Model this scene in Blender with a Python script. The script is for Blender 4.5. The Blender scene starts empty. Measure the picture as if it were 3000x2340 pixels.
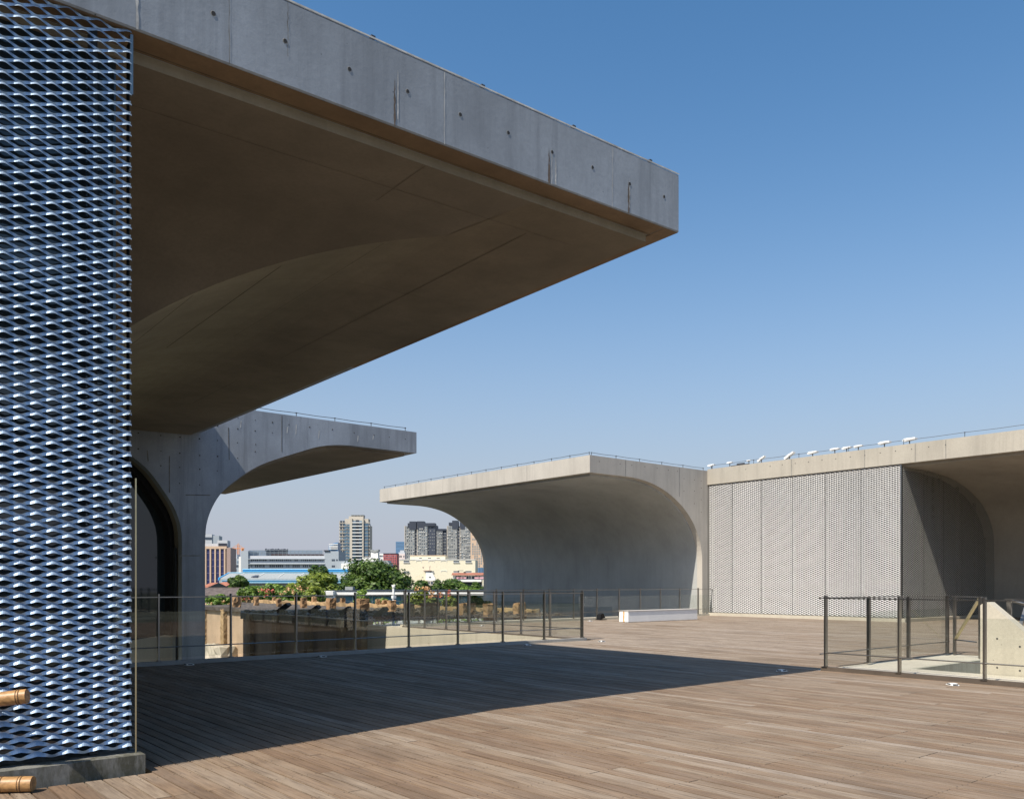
import bpy, math, random
from mathutils import Vector, Matrix, noise
R = math.radians
random.seed(7)
# ------------------------------------------------------------------ camera, sky, sun
sc = bpy.context.scene
YAW = R(50.3)                       # angle between the view direction and the +X axis of the building grid
EYE = 1.31; FPX = 2500.0; HOR = 1710.0
FW = Vector((math.cos(YAW), math.sin(YAW), 0)); RT = Vector((math.sin(YAW), -math.cos(YAW), 0))
cam = bpy.data.cameras.new('camera'); co = bpy.data.objects.new('camera', cam); sc.collection.objects.link(co)
co.location = (0, 0, EYE); co.rotation_euler = (R(90), 0, YAW - R(90))
cam.sensor_width = 36; cam.lens = 36 * FPX / 3000; cam.shift_y = (HOR - 1170) / 3000
cam.clip_start = 0.05; cam.clip_end = 9000
sc.camera = co
sc.render.resolution_x = 1024; sc.render.resolution_y = 798
sc.view_settings.view_transform = 'Standard'; sc.view_settings.look = 'None'
sc.view_settings.exposure = 0.45; sc.view_settings.gamma = 1
SUN_EL = 52.5; SUN_AZ = 189.8       # to-sun direction, degrees counter-clockwise from +X
w = bpy.data.worlds.new('World'); sc.world = w; w.use_nodes = True
nt = w.node_tree; nt.nodes.clear()
sk = nt.nodes.new('ShaderNodeTexSky'); sk.sky_type = 'NISHITA'; sk.sun_disc = False
sk.sun_elevation = R(SUN_EL); sk.sun_rotation = R(90 - SUN_AZ)
sk.air_density = 1.0; sk.dust_density = 1.2; sk.ozone_density = 4.0; sk.altitude = 0
bg = nt.nodes.new('ShaderNodeBackground'); bg.inputs[1].default_value = 0.126
ow = nt.nodes.new('ShaderNodeOutputWorld')
hs = nt.nodes.new('ShaderNodeHueSaturation'); hs.inputs['Saturation'].default_value = 1.21
tn = nt.nodes.new('ShaderNodeMix'); tn.data_type = 'RGBA'; tn.blend_type = 'MULTIPLY'; tn.inputs[0].default_value = 1; tn.inputs[7].default_value = (1.0, 1.055, .965, 1)
nt.links.new(sk.outputs[0], hs.inputs['Color']); nt.links.new(hs.outputs[0], tn.inputs[6]); 
tc = nt.nodes.new('ShaderNodeTexCoord'); sx = nt.nodes.new('ShaderNodeSeparateXYZ'); nt.links.new(tc.outputs['Generated'], sx.inputs[0])
def _m(op, a, b=None):
    x = nt.nodes.new('ShaderNodeMath'); x.operation = op; nt.links.new(a, x.inputs[0])
    if b is not None: x.inputs[1].default_value = b
    return x.outputs[0]
hf = _m('EXPONENT', _m('MULTIPLY', _m('POWER', _m('DIVIDE', _m('MAXIMUM', sx.outputs[2], 0.0), .26), 1.7), -1.0))     # urban haze layer, the same all round the horizon
hm = nt.nodes.new('ShaderNodeMix'); hm.data_type = 'RGBA'; nt.links.new(hf, hm.inputs[0]); nt.links.new(tn.outputs[2], hm.inputs[6]); hm.inputs[7].default_value = (2.75, 2.90, 3.42, 1)
nt.links.new(hm.outputs[2], bg.inputs[0]); nt.links.new(bg.outputs[0], ow.inputs[0])
sl = bpy.data.lights.new('sun', 'SUN'); sl.energy = 5.0; sl.angle = R(0.5); sl.color = (1.0, 0.92, 0.80)
so = bpy.data.objects.new('sun', sl); sc.collection.objects.link(so)
ts = Vector((math.cos(R(SUN_EL)) * math.cos(R(SUN_AZ)), math.cos(R(SUN_EL)) * math.sin(R(SUN_AZ)), math.sin(R(SUN_EL))))
so.rotation_euler = ts.to_track_quat('Z', 'Y').to_euler(); so.location = ts * 60

# ------------------------------------------------------------------ geometry helpers
def ray(u): return FW + RT * ((u - 1500) / FPX)
def at(u, d, z=0.0):
    p = ray(u) * d; return Vector((p.x, p.y, z))
def gp(u, v, z=0.0): return at(u, (EYE - z) * FPX / (v - HOR), z)
def on_b(u, v, b):
    r = ray(u); d = b / r.y; return Vector((r.x * d, b, EYE + (HOR - v) / FPX * d))
def on_a(u, v, a):
    r = ray(u); d = a / r.x; return Vector((a, r.y * d, EYE + (HOR - v) / FPX * d))
def zat(v, d): return EYE + (HOR - v) / FPX * d
C = sc.collection
class MB:
    def __init__(s): s.v = []; s.f = []; s.t = []
    def add(s, vs, fs, tone=0.5):
        n = len(s.v); s.v += [tuple(p) for p in vs]
        for f in fs: s.f.append(tuple(i + n for i in f)); s.t.append(tone)
    def box(s, a, b, tone=0.5, M=None):
        x0, y0, z0 = a; x1, y1, z1 = b
        vs = [(x0,y0,z0),(x1,y0,z0),(x1,y1,z0),(x0,y1,z0),(x0,y0,z1),(x1,y0,z1),(x1,y1,z1),(x0,y1,z1)]
        if M: vs = [M @ Vector(p) for p in vs]
        s.add(vs, [(0,3,2,1),(4,5,6,7),(0,1,5,4),(1,2,6,5),(2,3,7,6),(3,0,4,7)], tone); return s
    def quad(s, a, b, c, d, tone=0.5): s.add([a,b,c,d], [(0,1,2,3)], tone); return s
    def bar(s, p, q, wx, wy, up=Vector((0,0,1)), tone=.5):
        p = Vector(p); q = Vector(q); z = (q-p).normalized()
        if abs(z.dot(up)) > .99: up = Vector((0,1,0))
        x = up.cross(z).normalized(); y = z.cross(x)
        vs = [r + x*sx*wx/2 + y*sy*wy/2 for r in (p, q) for sx, sy in ((-1,-1),(1,-1),(1,1),(-1,1))]
        s.add(vs, [(0,3,2,1),(4,5,6,7),(0,1,5,4),(1,2,6,5),(2,3,7,6),(3,0,4,7)], tone); return s
    def tube(s, pts, r, n=8, tone=.5, cap=True):
        pts = [Vector(p) for p in pts]; rs = r if isinstance(r, list) else [r]*len(pts); base = len(s.v)
        for i, p in enumerate(pts):
            t = (pts[min(i+1, len(pts)-1)] - pts[max(i-1, 0)]).normalized()
            up = Vector((0,0,1)) if abs(t.z) < .95 else Vector((0,1,0))
            x = up.cross(t).normalized(); y = t.cross(x)
            for k in range(n):
                a = 2*math.pi*k/n; s.v.append(tuple(p + (x*math.cos(a) + y*math.sin(a))*rs[i]))
        for i in range(len(pts)-1):
            for k in range(n):
                a = base+i*n+k; b = base+i*n+(k+1)%n
                s.f.append((a, b, b+n, a+n)); s.t.append(tone)
        if cap:
            s.f.append(tuple(base+k for k in reversed(range(n)))); s.t.append(tone)
            e = base+(len(pts)-1)*n; s.f.append(tuple(e+k for k in range(n))); s.t.append(tone)
        return s
    def prism(s, poly, axis, c0, c1, tone=.5):
        """poly: list of (p,z); axis 'b': points are (a,z) extruded over b ; axis 'a': points are (b,z) extruded over a"""
        n = len(poly); mk = (lambda p, c: (p[0], c, p[1])) if axis == 'b' else (lambda p, c: (c, p[0], p[1]))
        vs = [mk(p, c0) for p in poly] + [mk(p, c1) for p in poly]
        s.add(vs, [tuple(range(n)), tuple(range(2*n-1, n-1, -1))] + [(i, i+n, (i+1) % n + n, (i+1) % n) for i in range(n)], tone); return s
    def mesh(s, name, off=Vector((0,0,0)), smooth=None):
        me = bpy.data.meshes.new(name)
        me.from_pydata([(p[0]-off.x, p[1]-off.y, p[2]-off.z) for p in s.v], [], s.f); me.update()
        at_ = me.attributes.new('tone', 'FLOAT', 'FACE'); at_.data.foreach_set('value', s.t)
        if smooth is not None:
            me.shade_smooth()
            if smooth: me.set_sharp_from_angle(angle=R(smooth))
        return me
def tag(o, label=None, cat=None, group=None, kind=None):
    if label: o['label'] = label
    if cat: o['category'] = cat
    if group: o['group'] = group
    if kind: o['kind'] = kind
    return o
def thing(name, label, cat, loc, group=None, kind=None, rz=0):
    o = bpy.data.objects.new(name, None); C.objects.link(o); o.location = loc; o.rotation_euler.z = rz
    o.empty_display_size = .2
    return tag(o, label, cat, group, kind)
def wloc(o): return o.location.copy() + (wloc(o.parent) if o.parent else Vector((0,0,0)))
def part(name, mb, mat, parent=None, kind=None, smooth=None, label=None, local=False):
    off = Vector((0,0,0)) if (local or parent is None) else wloc(parent)
    me = mb.mesh(name, off, smooth) if isinstance(mb, MB) else mb
    if mat and not me.materials: me.materials.append(mat)
    o = bpy.data.objects.new(name, me); C.objects.link(o); o.parent = parent
    return tag(o, label, kind=kind)
def solo(name, mb, mat, label, cat, loc, group=None, kind=None, smooth=None):
    me = mb.mesh(name, Vector(loc), smooth); me.materials.append(mat)
    o = bpy.data.objects.new(name, me); C.objects.link(o); o.location = loc
    return tag(o, label, cat, group, kind)

# ------------------------------------------------------------------ materials
def mat_new(name):
    m = bpy.data.materials.new(name); m.use_nodes = True; n = m.node_tree; n.nodes.clear()
    out = n.nodes.new('ShaderNodeOutputMaterial'); p = n.nodes.new('ShaderNodeBsdfPrincipled')
    n.links.new(p.outputs[0], out.inputs[0]); return m, n, p
def N(n, t, **k):
    x = n.nodes.new(t)
    for a, b in k.items():
        if a.startswith('i_'): x.inputs[int(a[2:])].default_value = b
        else: setattr(x, a, b)
    return x
def coords(n, scale=(1,1,1)):
    g = N(n, 'ShaderNodeNewGeometry'); mp = N(n, 'ShaderNodeMapping'); mp.inputs['Scale'].default_value = scale
    n.links.new(g.outputs['Position'], mp.inputs[0]); return mp.outputs[0]
def ntex(n, scale, sc3=(1,1,1), detail=5, rough=.6):
    t = N(n, 'ShaderNodeTexNoise'); t.inputs['Scale'].default_value = scale; t.inputs['Detail'].default_value = detail
    t.inputs['Roughness'].default_value = rough; n.links.new(coords(n, sc3), t.inputs['Vector']); return t.outputs[0]
def ramp(n, src, stops):
    r = N(n, 'ShaderNodeValToRGB'); e = r.color_ramp.elements
    while len(e) < len(stops): e.new(.5)
    for i, (p, c) in enumerate(stops): e[i].position = p; e[i].color = (*c, 1) if len(c) == 3 else c
    n.links.new(src, r.inputs[0]); return r.outputs[0]
def mixc(n, fac, a, b, mode='MIX'):
    m = N(n, 'ShaderNodeMix', data_type='RGBA', blend_type=mode)
    for s, v in ((0, fac), (6, a), (7, b)):
        if hasattr(v, 'links'): n.links.new(v, m.inputs[s])
        else: m.inputs[s].default_value = v if s == 0 else (*v, 1)
    return m.outputs[2]
def bump(n, p, h, strength, dist):
    b = N(n, 'ShaderNodeBump'); b.inputs['Strength'].default_value = strength; b.inputs['Distance'].default_value = dist
    n.links.new(h, b.inputs['Height']); n.links.new(b.outputs[0], p.inputs['Normal'])
def concrete(name, base, streak=.35, blotch=.25, pore=True, rough=.75, bstr=.35):
    m, n, p = mat_new(name)
    c = [x for x in base]
    big = ntex(n, .55, (1,1,.8), 6, .62); st = ntex(n, 3.2, (1,1,.06), 5, .7); fine = ntex(n, 26, (1,1,1), 4, .7)
    col = mixc(n, ramp(n, big, [(.3,(0,0,0)),(.7,(1,1,1))]), [x*(1-blotch) for x in c], [min(1,x*(1+blotch*.5)) for x in c])
    col = mixc(n, ramp(n, st, [(.48,(0,0,0)),(.75,(streak,)*3)]), col, [x*.45 for x in c])
    col = mixc(n, ramp(n, fine, [(.3,(.3,)*3),(.62,(0,0,0))]), col, [x*.6 for x in c])
    if pore:
        v = N(n, 'ShaderNodeTexVoronoi'); v.inputs['Scale'].default_value = 5.5; n.links.new(coords(n), v.inputs['Vector'])
        dot = ramp(n, v.outputs['Distance'], [(.02,(1,1,1)),(.045,(0,0,0))])
        col = mixc(n, dot, col, [x*.22 for x in c])
    n.links.new(col, p.inputs['Base Color']); p.inputs['Roughness'].default_value = rough
    p.inputs['Specular IOR Level'].default_value = .3
    bump(n, p, fine, bstr, .004); return m
def stained(name, base, moss):
    m, n, p = mat_new(name); a = ntex(n, 3.5, (1,1,.5), 7, .65); b = ntex(n, 7, (1,1,.25), 6, .7); f = ntex(n, 40, (1,1,1), 4, .7)
    c = mixc(n, ramp(n, a, [(.35,(0,0,0)),(.65,(1,1,1))]), [x*.55 for x in base], base)
    c = mixc(n, ramp(n, b, [(.44,(0,0,0)),(.58,(.95,)*3)]), c, moss); c = mixc(n, ramp(n, f, [(.35,(.5,)*3),(.6,(0,0,0))]), c, [x*.4 for x in base])
    n.links.new(c, p.inputs['Base Color']); p.inputs['Roughness'].default_value = .85; bump(n, p, a, .6, .01); return m
def plain(name, col, rough=.6, metal=0, vary=.12, scale=3, spec=.4, sc3=(1,1,1)):
    m, n, p = mat_new(name)
    t = ntex(n, scale, sc3, 4, .6)
    c = mixc(n, ramp(n, t, [(.3,(0,0,0)),(.7,(1,1,1))]), [x*(1-vary) for x in col], [min(1, x*(1+vary)) for x in col])
    n.links.new(c, p.inputs['Base Color']); p.inputs['Roughness'].default_value = rough; p.inputs['Metallic'].default_value = metal
    p.inputs['Specular IOR Level'].default_value = spec; return m
def toned(name, stops, rough=.7, transl=0, spec=.3):
    m, n, p = mat_new(name); a = N(n, 'ShaderNodeAttribute', attribute_name='tone')
    col = ramp(n, a.outputs['Fac'], stops); n.links.new(col, p.inputs['Base Color'])
    p.inputs['Roughness'].default_value = rough; p.inputs['Specular IOR Level'].default_value = spec
    if transl:
        tr = N(n, 'ShaderNodeBsdfTranslucent'); n.links.new(mixc(n, 1.0, col, (1.0, 1.25, .45), 'MULTIPLY'), tr.inputs[0])
        mx = N(n, 'ShaderNodeMixShader'); mx.inputs[0].default_value = transl
        n.links.new(p.outputs[0], mx.inputs[1]); n.links.new(tr.outputs[0], mx.inputs[2])
        n.links.new(mx.outputs[0], n.nodes['Material Output'].inputs[0])
    return m
def wood():
    m, n, p = mat_new('weathered_wood'); a = N(n, 'ShaderNodeAttribute', attribute_name='tone')
    col = ramp(n, a.outputs['Fac'], [(0,(.13,.09,.062)),(.2,(.19,.128,.085)),(.45,(.232,.163,.110)),(.6,(.248,.188,.135)),(.8,(.29,.23,.175)),(1,(.42,.37,.325))])
    # grain: stretched along the boards, shifted from board to board by its tone
    g = N(n, 'ShaderNodeNewGeometry'); mp = N(n, 'ShaderNodeMapping'); mp.inputs['Scale'].default_value = (60, 2.2, 1)
    cx = N(n, 'ShaderNodeCombineXYZ'); mu = N(n, 'ShaderNodeMath', operation='MULTIPLY'); mu.inputs[1].default_value = 37
    n.links.new(a.outputs['Fac'], mu.inputs[0]); n.links.new(mu.outputs[0], cx.inputs[1]); n.links.new(cx.outputs[0], mp.inputs['Location'])
    n.links.new(g.outputs['Position'], mp.inputs[0])
    t = N(n, 'ShaderNodeTexNoise'); t.inputs['Scale'].default_value = 1; t.inputs['Detail'].default_value = 6; t.inputs['Roughness'].default_value = .65
    n.links.new(mp.outputs[0], t.inputs['Vector'])
    col = mixc(n, ramp(n, t.outputs[0], [(.34,(.75,)*3),(.55,(0,0,0))]), col, (.09,.062,.044))
    pt = ntex(n, 2.6, (1,.35,1), 5, .65)
    col = mixc(n, ramp(n, pt, [(.45,(0,0,0)),(.8,(.4,)*3)]), col, (.34,.29,.24))
    dk = ntex(n, 1.1, (2.2,.5,1), 6, .7)
    col = mixc(n, ramp(n, dk, [(.48,(0,0,0)),(.68,(.6,)*3)]), col, (.11,.08,.058))
    n.links.new(col, p.inputs['Base Color']); p.inputs['Roughness'].default_value = .7; p.inputs['Specular IOR Level'].default_value = .15
    bump(n, p, t.outputs[0], .5, .003); return m
def glass(name, tint=(.955,.968,.955), refl=1.0, ior=1.5):
    m = bpy.data.materials.new(name); m.use_nodes = True; n = m.node_tree; n.nodes.clear()
    out = N(n, 'ShaderNodeOutputMaterial'); tr = N(n, 'ShaderNodeBsdfTransparent'); tr.inputs[0].default_value = (*tint, 1)
    gl = N(n, 'ShaderNodeBsdfGlossy'); gl.inputs['Roughness'].default_value = .01
    lw = N(n, 'ShaderNodeLayerWeight'); lw.inputs['Blend'].default_value = .5     # Schlick, the same from either side of the pane
    pw_ = N(n, 'ShaderNodeMath', operation='POWER'); pw_.inputs[1].default_value = 5; n.links.new(lw.outputs['Facing'], pw_.inputs[0])
    mx = N(n, 'ShaderNodeMixShader'); mu = N(n, 'ShaderNodeMath', operation='MULTIPLY_ADD'); mu.inputs[1].default_value = .96*refl; mu.inputs[2].default_value = .055
    n.links.new(pw_.outputs[0], mu.inputs[0]); n.links.new(mu.outputs[0], mx.inputs[0])
    n.links.new(tr.outputs[0], mx.inputs[1]); n.links.new(gl.outputs[0], mx.inputs[2]); n.links.new(mx.outputs[0], out.inputs[0]); return m
def darkglass(name, col=(.012,.02,.026), rough=.03, spec=.6):
    m, n, p = mat_new(name); p.inputs['Base Color'].default_value = (*col, 1); p.inputs['Roughness'].default_value = rough
    p.inputs['Specular IOR Level'].default_value = spec; return m
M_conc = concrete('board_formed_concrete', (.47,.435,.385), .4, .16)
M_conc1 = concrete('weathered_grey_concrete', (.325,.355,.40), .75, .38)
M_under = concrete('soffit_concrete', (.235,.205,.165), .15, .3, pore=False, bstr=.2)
M_brownsoff = concrete('brown_soffit_concrete', (.26,.185,.12), .4, .5, pore=False)  # brown tone for the separate strips under the slab edge
M_olive_lit = concrete('olive_soffit_lit_tone', (.33,.30,.215), .2, .35, pore=False, bstr=.25)
_n = M_olive_lit.node_tree; _p = _n.nodes['Principled BSDF']; _src = _p.inputs['Base Color'].links[0].from_socket
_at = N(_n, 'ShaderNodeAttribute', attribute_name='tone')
_n.links.new(mixc(_n, _at.outputs['Fac'], mixc(_n, 1.0, _src, (.72,.67,.70), 'MULTIPLY'), _src), _p.inputs['Base Color'])  # bounce light painted in: the far vault gets brighter where it curves down
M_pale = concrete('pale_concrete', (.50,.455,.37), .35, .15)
M_plinth = stained('mossy_plinth_concrete', (.26,.255,.23), (.05,.048,.028))
M_hole = plain('tie_hole_shadow_plug', (.03,.03,.032), .8)
M_ring = plain('tie_hole_rim', (.20,.20,.20), .8)
M_eff = plain('lime_bloom_and_lit_edge', (.50,.49,.47), .9, vary=.3, scale=9)  # pale lime on the streaks; also colours the added lit edge strip
M_rust = plain('rusty_stain', (.13,.10,.08), .9, vary=.3, scale=9)
M_line = plain('formwork_seam', (.12,.098,.07), .9, vary=.4, scale=5)
M_seamg = plain('grey_formwork_seam', (.17,.165,.155), .9, vary=.5, scale=5)
M_wood = wood()
M_sub = plain('dark_substrate', (.012,.008,.006), .95)
M_screw = plain('screw_steel', (.05,.045,.04), .5, .5)
M_steel = plain('stainless_steel', (.30,.285,.265), .32, 1, .1, 6)
M_wire = plain('galvanised_wire', (.10,.10,.105), .5, .7)
M_alu = plain('anodised_aluminium', (.34,.44,.57), .45, .55, .12, 2)
M_alu2 = plain('silver_mesh', (.48,.475,.47), .5, .35, .05, 4)
M_alu3 = plain('dark_silver_mesh', (.50,.49,.45), .5, .4, .05, 4)
M_conc4 = concrete('yellowish_concrete', (.41,.375,.315), .45, .16)
M_glass = glass('railing_glass')
M_pane = darkglass('dark_window_glass', (.022,.034,.044), .03, .7)
M_black = plain('black_metal', (.012,.012,.013), .5, .3)
M_dkgrey = plain('dark_grey_metal', (.055,.06,.065), .45, .5)
M_white = plain('white_paint', (.78,.78,.77), .5, vary=.04)
M_brass = plain('pale_brass_trim', (.55,.48,.30), .35, .8)
M_bark = plain('bark', (.09,.065,.045), .9)

# ------------------------------------------------------------------ ground
g = MB(); g.quad((-900,-900,-8),(7000,-900,-8),(7000,7000,-8),(-900,7000,-8))
tag(part('ground', g, plain('dry_ground', (.13,.13,.09), .95, vary=.4, scale=.05)), kind='structure')

# ------------------------------------------------------------------ timber deck
deck = thing('deck', None, None, (0,0,0), kind='structure')
PITCH = .11; boards = []
def intervals(a):
    if a < 1.84: iv = [(-1.5, 6.16)]
    elif a < 11.86: iv = [(-1.5, 14.16)]
    elif a < 14.25: iv = [(7.12, 14.16)]
    elif a < 16.6: iv = [(7.12, 21.95)]
    elif a < 29.0: iv = [(-1.5, 21.95)]
    else: iv = [(-1.5, 13.86)]
    return iv
rb = random.Random(3); k = 0; a = -2.2
def inview(x, y):
    d = x*FW.x + y*FW.y
    if d < .5: return None
    u = 1500 + FPX*(x*RT.x + y*RT.y)/d; v = HOR + EYE*FPX/d
    return u, v, d
while a < 36.9:
    for b0, b1 in intervals(a + PITCH/2):
        b = b0; first = True
        while b < b1 - .02:
            L = .6*rb.choice((3,4,4,5,5,6)) if not first else .6*rb.uniform(.6, 5); first = False
            e = min(b1, round((b + L)/.6)*.6) if b + L < b1 else b1
            if b1 - e < .5: e = b1
            t = min(.86, max(0, rb.gauss(.5 + .36*min(1, max(0, (a+b-13)/13)), .16)))
            boards.append((a, b, e, t)); b = e
    a += PITCH
scored = []
for i, (a0, b, e, t) in enumerate(boards):
    s = 0
    for k in range(5):
        q = inview(a0 + .05, b + (e-b)*(k+.5)/5)
        if q and -60 < q[0] < 3060 and q[1] < 2380: s += (e-b)/5*PITCH*FPX*FPX*EYE/q[2]**3
    scored.append((s, i))
scored.sort(reverse=True); top300 = {i for s, i in scored[:300]}
rest = MB()
for i, (a0, b, e, t) in enumerate(boards):
    dz = rb.uniform(-.0015, .0015); g_ = .0066 + rb.uniform(-.001, .001)
    lo, hi = (a0+g_, b+.002, -.03), (a0+PITCH-g_, e-.002, dz)
    if i in top300:
        m = MB(); m.box(lo, hi, t); o = part('plank', m, M_wood, deck)
    else: rest.box(lo, hi, t)
part('planks', rest, M_wood, deck, kind='stuff')
sub = MB()
for x0, x1, y0, y1 in ((-2.2,1.84,-1.5,6.16),(1.84,11.86,-1.5,14.16),(11.86,14.25,7.12,14.16),(14.25,16.6,7.12,21.95),(16.6,29,-1.5,21.95),(29,36.9,-1.5,13.86)):
    sub.box((x0,y0,-.25),(x1,y1,-.05))
part('substrate', sub, M_sub, deck)
scw = MB()
for (a0, b, e, t) in boards:
    j = math.ceil((b+.05)/.6)
    while j*.6 < e - .03:
        q = inview(a0+.05, j*.6)
        if q and q[2] < 9.5 and -50 < q[0] < 3050:
            for off in (.022, .088):
                x, y = a0+off+rb.uniform(-.004,.004), j*.6+rb.uniform(-.012,.012)
                vs = [(x+.0045*math.cos(c*math.pi/3), y+.0045*math.sin(c*math.pi/3), .0028) for c in range(6)]
                scw.add(vs, [(0,1,2,3,4,5)])
        j += 1
part('screw_heads', scw, M_screw, deck, kind='stuff')

# concrete slabs that carry the deck
sb = MB(); sb.box((14.0,14.36,-3.2),(14.22,24.17,-.004)); sb.box((14.22,21.98,-3.2),(29.2,22.48,-.02)); sb.box((14.22,22.48,-3.2),(28.8,24.17,-.01))
sb.box((-2.2,14.17,-.8),(14.0,14.36,-.02))
tag(part('terrace_edge', sb, M_pale), kind='structure')
hl = MB()
for yb in [14.9+1.15*i for i in range(8)]:
    hl.add([(13.997, yb+.012*math.cos(c*math.pi/4), -.42+.012*math.sin(c*math.pi/4)) for c in range(8)], [tuple(reversed(range(8)))])
tag(part('terrace_tie_holes', hl, M_hole), kind='structure')
st = MB(); st.box((11.84,-1.5,-.25),(13.28,6.28,-.006)); st.box((11.84,6.28,-.25),(16.6,7.12,-.008)); st.box((16.1,-1.5,-.25),(16.6,6.28,-.007))
tag(part('stair_coping', st, M_pale), kind='structure')
sw = MB(); sw.box((13.05,6.285,-3),(16.6,6.5,-.252)); sw.box((13.05,-1.5,-3),(13.28,6.28,-.252)); sw.box((16.1,-1.5,-3),(16.3,6.28,-.252)); sw.box((13.05,-1.5,-3.2),(16.6,6.5,-3.0))
sw.box((13.282,6.2,-.9),(16.1,6.284,-.009))
tag(part('stairwell', sw, concrete('streaky_stair_concrete', (.42,.40,.32), .8, .3)), kind='structure')
stw = thing('stair_parapet', 'pale concrete parapet wall with a steep sloping top behind the front right railing', 'parapet', (13.4, 4.5, 0))
sp = MB(); sp.prism([(5.25,-3),(5.25,1.0),(5.19,1.045),(5.14,1.045),(3.85,-.08),(3.85,-3)], 'a', 13.30, 13.52)
part('wall', sp, M_pale, stw)
for yb, zz in ((5.02,.52),(5.02,.1),(4.72,.42),(4.72,.08),(4.78,-.2)):
    h = MB(); h.add([(13.297, yb+.014*math.cos(c*math.pi/4), zz+.014*math.sin(c*math.pi/4)) for c in range(8)], [tuple(reversed(range(8)))])
    part('tie_hole', h, M_hole, stw)

# ------------------------------------------------------------------ vaulted concrete shells
def drop(x, ea, eb):
    if x <= 0: return 0
    if x >= ea: return eb
    return eb*(1 - math.sqrt(1 - (x/ea)**2))
def seams(mb, pts, wdt, nrm):                     # a narrow ribbon lying 2-3 mm proud of a surface
    for i in range(len(pts)-1):
        p = Vector(pts[i]); q = Vector(pts[i+1]); n_ = Vector(nrm[i] if isinstance(nrm, list) else nrm)
        s = (q-p).cross(n_).normalized()*wdt/2
        mb.quad(p-s+n_*.003, p+s+n_*.003, q+s+n_*.003, q-s+n_*.003)
def seam_parts(t, name, mat, segs, wdt, nrm):
    for sg in segs:
        m = MB(); seams(m, sg, wdt, nrm); part(name, m, mat, t)
def hole(mb, mr, p, ax, r=.014, seg=10):
    p = Vector(p)
    if ax == 'b': e1 = Vector((1,0,0)); n_ = Vector((0,-1,0))
    elif ax == 'a': e1 = Vector((0,-1,0)); n_ = Vector((-1,0,0))
    e2 = Vector((0,0,1))
    mb.add([p + n_*.004 + (e1*math.cos(2*math.pi*c/seg) + e2*math.sin(2*math.pi*c/seg))*r*.95 for c in range(seg)], [tuple(range(seg))])
    if mr is not None:
        a_ = [p + n_*.003 + (e1*math.cos(2*math.pi*c/seg) + e2*math.sin(2*math.pi*c/seg))*r*.9 for c in range(seg)]
        b_ = [p + n_*.001 + (e1*math.cos(2*math.pi*c/seg) + e2*math.sin(2*math.pi*c/seg))*r*1.2 for c in range(seg)]
        mr.add(a_+b_, [(c, (c+1) % seg, (c+1) % seg+seg, c+seg) for c in range(seg)])
def roof_wire(label, p, q, h, step, thick=.006, group='lightning conductor wires along the roof edges'):
    p = Vector(p); q = Vector(q); t = thing('lightning_wire', label, 'wire', p, group)
    L = (q-p).length; n_ = max(1, int(L/step))
    m = MB(); pts = []
    for i in range(n_*2+1):
        f = i/(n_*2); pts.append(p.lerp(q, f) + Vector((0,0,h - (.012 if i % 2 else 0))))
    m.tube(pts, thick, 6); part('wire', m, M_wire, t, smooth=40)
    for i in range(n_+1):
        r_ = p.lerp(q, i/n_); s = MB(); s.tube([r_, r_+Vector((0,0,h))], thick*1.3, 6); s.box((r_.x-.02,r_.y-.02,r_.z+h-.012),(r_.x+.02,r_.y+.02,r_.z+h+.012))
        part('clip', s, M_wire, t)
    return t

# --- shell 1: the big canopy overhead -------------------------------------------------
K1 = 6.29; T1 = 7.71; K2 = 22.35
c1 = thing('concrete_canopy', 'huge concrete roof canopy overhead, cantilevered over the shaded deck beside the blue metal screen', 'canopy', (T1-5, K1, 0), group=None)
def zb1(a, b): return 5.328 - (T1-a)*.0225 - (b-K1)*.0045
def zt1(a, b): return 5.985 - (T1-a)*.019 - (b-K1)*.004
slab = MB()
aa = [-8, -2, 1.78, 4, 6, T1]; tip_b = K2 - .01
def tipx(b): return T1 + (b-K1)/(tip_b-K1)*(.28)        # the far end of the edge runs a touch outwards
ring = []
slab.add([(-8,K1,zb1(-8,K1)),(T1,K1,zb1(T1,K1)),(tipx(tip_b),tip_b,zb1(T1,tip_b)),(-8,tip_b,zb1(-8,tip_b)),
          (-8,K1,zt1(-8,K1)),(T1,K1,zt1(T1,K1)),(tipx(tip_b),tip_b,zt1(T1,tip_b)),(-8,tip_b,zt1(-8,tip_b))],
         [(0,3,2,1),(4,5,6,7),(0,1,5,4),(1,2,6,5),(2,3,7,6),(3,0,4,7)])
sl1 = part('roof_slab', slab, M_conc1, c1)
bv = sl1.modifiers.new('edge', 'BEVEL'); bv.width = .012; bv.segments = 1
INS = .27; LIP = .085; L0 = 2.0; EA = 4.2; EB = 3.2; B0 = 1.3; KB = .82
def D2(l): return drop(l-L0, EA, EB)
def D1(b): return drop((b-B0)/KB, EA, EB)
def arris(l): return B0 + KB*min(l-L0, EA)
def P1(l, b, d):
    bb = K1+b; tx = tipx(bb); return (tx-l, bb, zb1(tx-l, bb) - LIP - d)
LB = tip_b - K1
ls = [INS + (L0-INS)*i/6 for i in range(7)] + [L0 + EA*math.sin(math.pi/2*(i/28)) for i in range(1, 29)]
und = MB()
def grid(mb, rows):
    n0 = len(mb.v); m_ = len(rows[0])
    for r_ in rows: mb.v += [tuple(p) for p in r_]
    for i in range(len(rows)-1):
        for j in range(m_-1):
            x = n0+i*m_+j; mb.f.append((x, x+1, x+m_+1, x+m_)); mb.t.append(.5)
NBS = 26
v2 = MB(); grid(v2, [[P1(l, bs + (LB-bs)*j/NBS, D2(l)) for bs in [INS if l <= L0 else arris(l)] for j in range(NBS+1)] for l in ls])
_k = 0
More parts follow.
